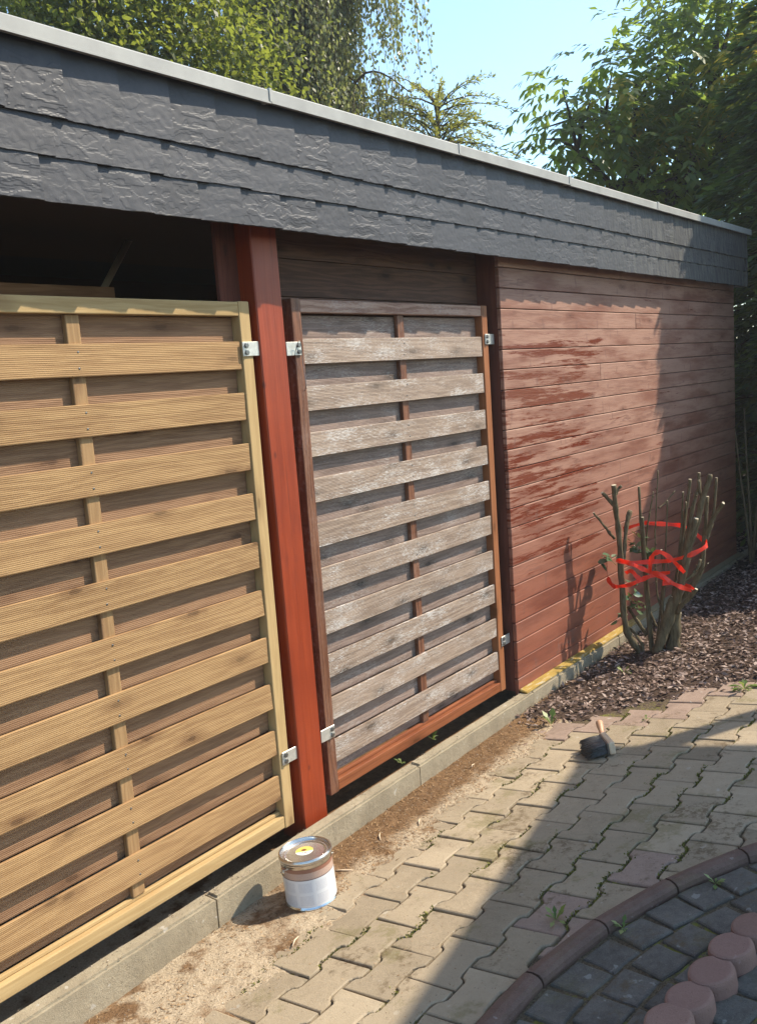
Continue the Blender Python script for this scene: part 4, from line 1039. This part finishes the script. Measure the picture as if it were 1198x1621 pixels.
# walnut-like tree behind the right end of the roof
base = (7.9, 1.9, 0.0)
blobs = [(6.42, 2.02, 3.75, .42), (6.84, 1.94, 4.21, .66), (6.96, 1.67, 3.74, .75), (7.36, 1.74, 4.52, .62), (7.81, 1.45, 4.75, .72), (7.63, 1.31, 4.15, .85), (8.14, 1.03, 5.08, .85), (7.67, .86, 4.31, .8), (7.21, .98, 3.52, .8), (8.3, .54, 4.64, .9), (8.1, 1.6, 3.5, .9), (8.5, 1.2, 5.9, .9), (6.85, 1.9, 3.3, .45), (7.5, 1.5, 3.1, .7)]
t = tag(empty('walnut_tree', base), 'broad tree with big drooping compound leaves behind the right end of the roof', 'tree')
bl_ = [(b[0]-base[0], b[1]-base[1], b[2]-base[2], b[3]) for b in blobs]
limb_set(t, (0, 0, 0), [b[:3] for b in bl_], .16)
Cc, dd = blob_points(bl_, 1950, .5)
Dh = dd*np.array([1, 1, .5]) + rng.normal(0, .45, Cc.shape) + np.array([0, 0, .15])
tag(link('crown', np_quads('crown', compound_leaves(Cc, Dh, 7, .135, .058)), 'lf_walnut', t), kind='stuff')
Cy, dy = blob_points([(6.95-base[0], .50-base[1], 4.25, .34), (6.55-base[0], 1.62-base[1], 4.15, .18), (6.9-base[0], 1.25-base[1], 3.95, .16)], 95, .1)
tag(link('yellow_leaves', np_quads('yellow_leaves', compound_leaves(Cy, dy+rng.normal(0, .4, Cy.shape), 7, .13, .055)), 'lf_yellow', t), kind='stuff')

# weeping birch behind the middle of the roof
base = (5.3, 4.45, 0.0)
t = tag(empty('weeping_birch', base), 'weeping birch with long hanging strands of small leaves behind the carport', 'tree')
tb = Tubes(); P = catmull([(0, 0, -.3), (.06, .05, 3), (-.05, .02, 6), (.05, 0, 9)], 6); tb.add(P, [.15-.12*i/len(P) for i in range(len(P))], 10); tb.build('trunk', 'birch_bark', t)
lb = Tubes(); SP = []; SL = []
tw = Tubes()
for i in range(70):
    a = i*2.4; z0 = 4.0+4.0*random.random(); r = random.uniform(.4, 1.25)
    q0 = Vector((0, 0, z0)); q1 = Vector((math.cos(a)*r*.55, math.sin(a)*r*.55, z0+.55)); q2 = Vector((math.cos(a)*r, math.sin(a)*r, z0+.25))
    P = catmull([q0, q1, q2], 6); lb.add(P, [.018-.014*j/len(P) for j in range(len(P))], 6)
    for k in range(22):
        p = P[random.randrange(3, len(P))]+Vector((random.gauss(0, .09), random.gauss(0, .09), 0)); ln = random.uniform(.9, 2.4)
        SP.append(p); SL.append(ln)
lb.build('limb', 'trunk', t)
Pl = []; Dl = []
for p, ln in zip(SP, SL):
    sway = Vector((random.gauss(0, .10), random.gauss(0, .10), 0)); ph = random.random()*6
    pts = [p + sway*s*s + Vector((.03*math.sin(ph+s*5), .03*math.cos(ph+s*4), -ln*s)) for s in (0, .25, .5, .75, 1.0)]
    tw.add(pts, [.004, .0035, .003, .002, .001], 3)
    m = int(ln*44)
    for j in range(m):
        s = random.random(); k = min(3, int(s*4)); f = s*4-k; q = pts[k]*(1-f)+pts[k+1]*f
        Pl.append(q+Vector((random.gauss(0, .035), random.gauss(0, .035), random.gauss(0, .02)))); Dl.append((random.gauss(0, .45), random.gauss(0, .45), -1))
tw.build('twigs', 'trunk', t)['kind'] = 'stuff'
Pl = np.array(Pl); Dl = np.array(Dl); L = rng.uniform(.034, .062, len(Pl))
tag(link('crown', np_quads('crown', leaf_quads(Pl, Dl, rand_unit(len(Pl)), L, L*.62, .1)), 'lf_birch', t), kind='stuff')

# maple behind the left of the roof, and a darker tree farther off
broadleaf('maple_tree', 'bushy tree with bright yellow-green leaf clumps behind the left part of the roof', (2.9, 4.5, 0),
          [(2.45, 4.3, 4.3, .8), (2.95, 4.2, 4.6, .85), (3.25, 3.95, 4.1, .75), (2.05, 4.65, 4.9, .75), (2.75, 4.6, 5.4, .9), (3.55, 4.25, 4.9, .75), (3.5, 3.9, 3.6, .6), (2.2, 4.4, 3.8, .7)], 2100, 16, .062, 'lf_maple')
broadleaf('dark_tree', 'dark airy tree at the far left edge, sky showing through', (4.1, 9.3, 0), [(4.0, 9.2, 6.4, .9), (4.5, 9.0, 7.3, .9), (3.4, 9.4, 6.9, .9), (5.3, 9.3, 6.2, 1.0)], 420, 12, .11, 'lf_dark', .16, .2)
# feathery yellowing shrub beside the birch
base = (6.05, 3.45, .55)
t = tag(empty('feathery_tree', base), 'small feathery yellow-green tree beside the birch, its tips against the sky', 'tree')
lb = Tubes(); Pl = []; Dl = []
tb = Tubes(); tb.add([(0, 0, -.9), (.03, 0, 1.6), (0, .02, 3.2), (.02, -.02, 3.9)], [.07, .06, .04, .02], 8); tb.build('trunk', 'trunk', t)
for i in range(85):
    a = random.uniform(0, 6.28); el = random.uniform(.05, 1.1); ln = random.uniform(.5, 1.05); z0 = random.uniform(2.9, 3.9)
    d = Vector((math.cos(a)*math.cos(el), math.sin(a)*math.cos(el), math.sin(el)))
    p0 = Vector((0, 0, z0)); pts = [p0+d*ln*s+Vector((0, 0, -.42*ln*s*s)) for s in (0, .25, .5, .75, 1)]
    lb.add(pts, [.010, .008, .005, .003, .0012], 4)
    for j in range(75):
        s = .12+.88*random.random()**.8; k = min(3, int(s*4)); f = s*4-k; q = pts[k]*(1-f)+pts[k+1]*f
        Pl.append(q+Vector((random.gauss(0, .03),)*3)); Dl.append((d.x+random.gauss(0, .6), d.y+random.gauss(0, .6), d.z*.5-.2+random.gauss(0, .5)))
lb.build('limb', 'trunk', t)
Pl = np.array(Pl); L = rng.uniform(.035, .075, len(Pl))
tag(link('crown', np_quads('crown', leaf_quads(Pl, np.array(Dl), rand_unit(len(Pl)), L, L*.28)), 'lf_willow', t), kind='stuff')

# conifers at the right, beyond the end of the wall
def conifer(name, label, base, H, r0, zlow, nb, dens, size, pw=.8):
    t = tag(empty(name, base), label, 'conifer')
    tb = Tubes(); tb.add([(0, 0, -.3), (0, 0, H*.5), (0, 0, H)], [.16, .10, .02], 10); tb.build('trunk', 'trunk', t)
    lb = Tubes(); P = []; D = []
    for i in range(nb):
        z = zlow + (H-zlow)*(i+random.random())/nb; f = 1-(z-zlow)/(H-zlow); r = r0*f**pw*random.uniform(.72, 1.08)+.12
        a = i*2.39996+random.uniform(-.3, .3); d = Vector((math.cos(a), math.sin(a), 0))
        while r > .3 and base[1]+d.y*r > -.55 and base[0]+d.x*r < 5.1: r *= .9
        pts = [Vector((0, 0, z))+d*r*s+Vector((0, 0, .20*r*s-.38*r*s*s)) for s in (0, .25, .5, .75, 1)]
        lb.add(pts, [.022*f+.008, .016*f+.006, .011*f+.004, .007, .002], 4)
        sd_ = Vector((-d.y, d.x, 0))
        for j in range(int(dens*r)):
            s = random.random()**.6; k = min(3, int(s*4)); g = s*4-k; q = pts[k]*(1-g)+pts[k+1]*g
            if base[1]+q.y > -.50 and base[0]+q.x < 5.05: continue          # clipped back from the wall and the bed
            off = random.gauss(0, 1)*.20*(1.15-s)*min(1, r)+random.gauss(0, .02)
            P.append(q+sd_*off+Vector((0, 0, -.55*abs(off)+random.gauss(0, .03)-.02))); ss = 1 if off > 0 else -1
            D.append((d.x+sd_.x*ss*.6+random.gauss(0, .3), d.y+sd_.y*ss*.6+random.gauss(0, .3), -.35+random.gauss(0, .25)))
    lb.build('limb', 'trunk', t)
    P = np.array(P); n = len(P); L = rng.uniform(.6, 1.2, n)*size
    N = unit(np.array([0., 0, 1.])+rng.normal(0, .35, (n, 3)))
    tag(link('crown', np_quads('crown', leaf_quads(P, np.array(D), N, L, L*.34, .06)), 'lf_conifer', t), kind='stuff')
conifer('conifer', 'dense dark conifer with drooping sprays at the right edge beyond the wall', (5.75, -.75, .0), 5.9, 2.15, .35, 250, 260, .13)
conifer('conifer', 'blue-green conifer behind the far end of the carport, its lit branches over the roof', (6.9, .02, .0), 4.3, 1.75, .2, 190, 230, .12, .5)
broadleaf('laurel_bush', 'dark leafy bush in deep shade beyond the end of the wall', (6.2, .15, 0), [(5.9, .3, .7, .6), (6.3, -.1, 1.2, .7), (6.0, .6, 1.5, .6), (6.4, -.5, .6, .6)], 330, 12, .09, 'lf_dark', .05, .14, 'bush')

broadleaf('sky_block_hedge', 'big dark hedge bush added out of view at the right to block sky light', (5.9, -1.7, 0), [(5.6, -1.2, .7, .7), (5.5, -1.5, 1.5, .75), (6.0, -2.0, .9, .8), (6.1, -1.0, 1.4, .8), (6.2, -1.8, 2.0, .8), (5.7, -1.3, 2.5, .7)], 420, 14, .09, 'lf_dark', .05, .16, 'hedge')  # unseen bush added to keep sky light off the wall's far end
# canopy added unseen behind the viewer, a stand-in to shade the near paving
cano = tag(empty('shade_canopy'), 'flat canopy on slim posts, added out of view to shade the near paving', 'canopy')
hp = [(-1.6, -3.15), (3.20, -2.29), (3.24, -4.35), (-1.6, -5.2)]
def prism(poly, z0, z1):
    n = len(poly); V = [(x, y, z0) for x, y in poly]+[(x, y, z1) for x, y in poly]
    return V, [tuple(range(n))[::-1], tuple(range(n, 2*n))]+[(i, (i+1) % n, n+(i+1) % n, n+i) for i in range(n)]
link('roof', mesh_from('roof', *prism(hp, 3.08, 3.14)), 'render', cano)
for x, y in ((-1.5, -3.27), (3.1, -2.44), (3.1, -4.25), (-1.5, -5.05)):
    link('post', box_mesh('post', .09, .09, 3.4, .004), 'render', cano, loc=(x, y, 1.378))

# thin haze volume added to lift the darks of far trees and corners
hz = NM('added_haze'); vol = hz.n('VolumePrincipled'); vol.inputs['Color'].default_value = (.93, .96, 1, 1); vol.inputs['Density'].default_value = .0022; vol.inputs['Anisotropy'].default_value = .3
hz.t.links.new(vol.outputs[0], hz.out.inputs['Volume'])
MAT['haze'] = hz.m
tag(link('haze', box_mesh('haze', 40, 40, 14, 0), 'haze', loc=(4, 4, 5.0)), 'thin pale haze volume added to lift the dark tones', None, None, 'stuff')
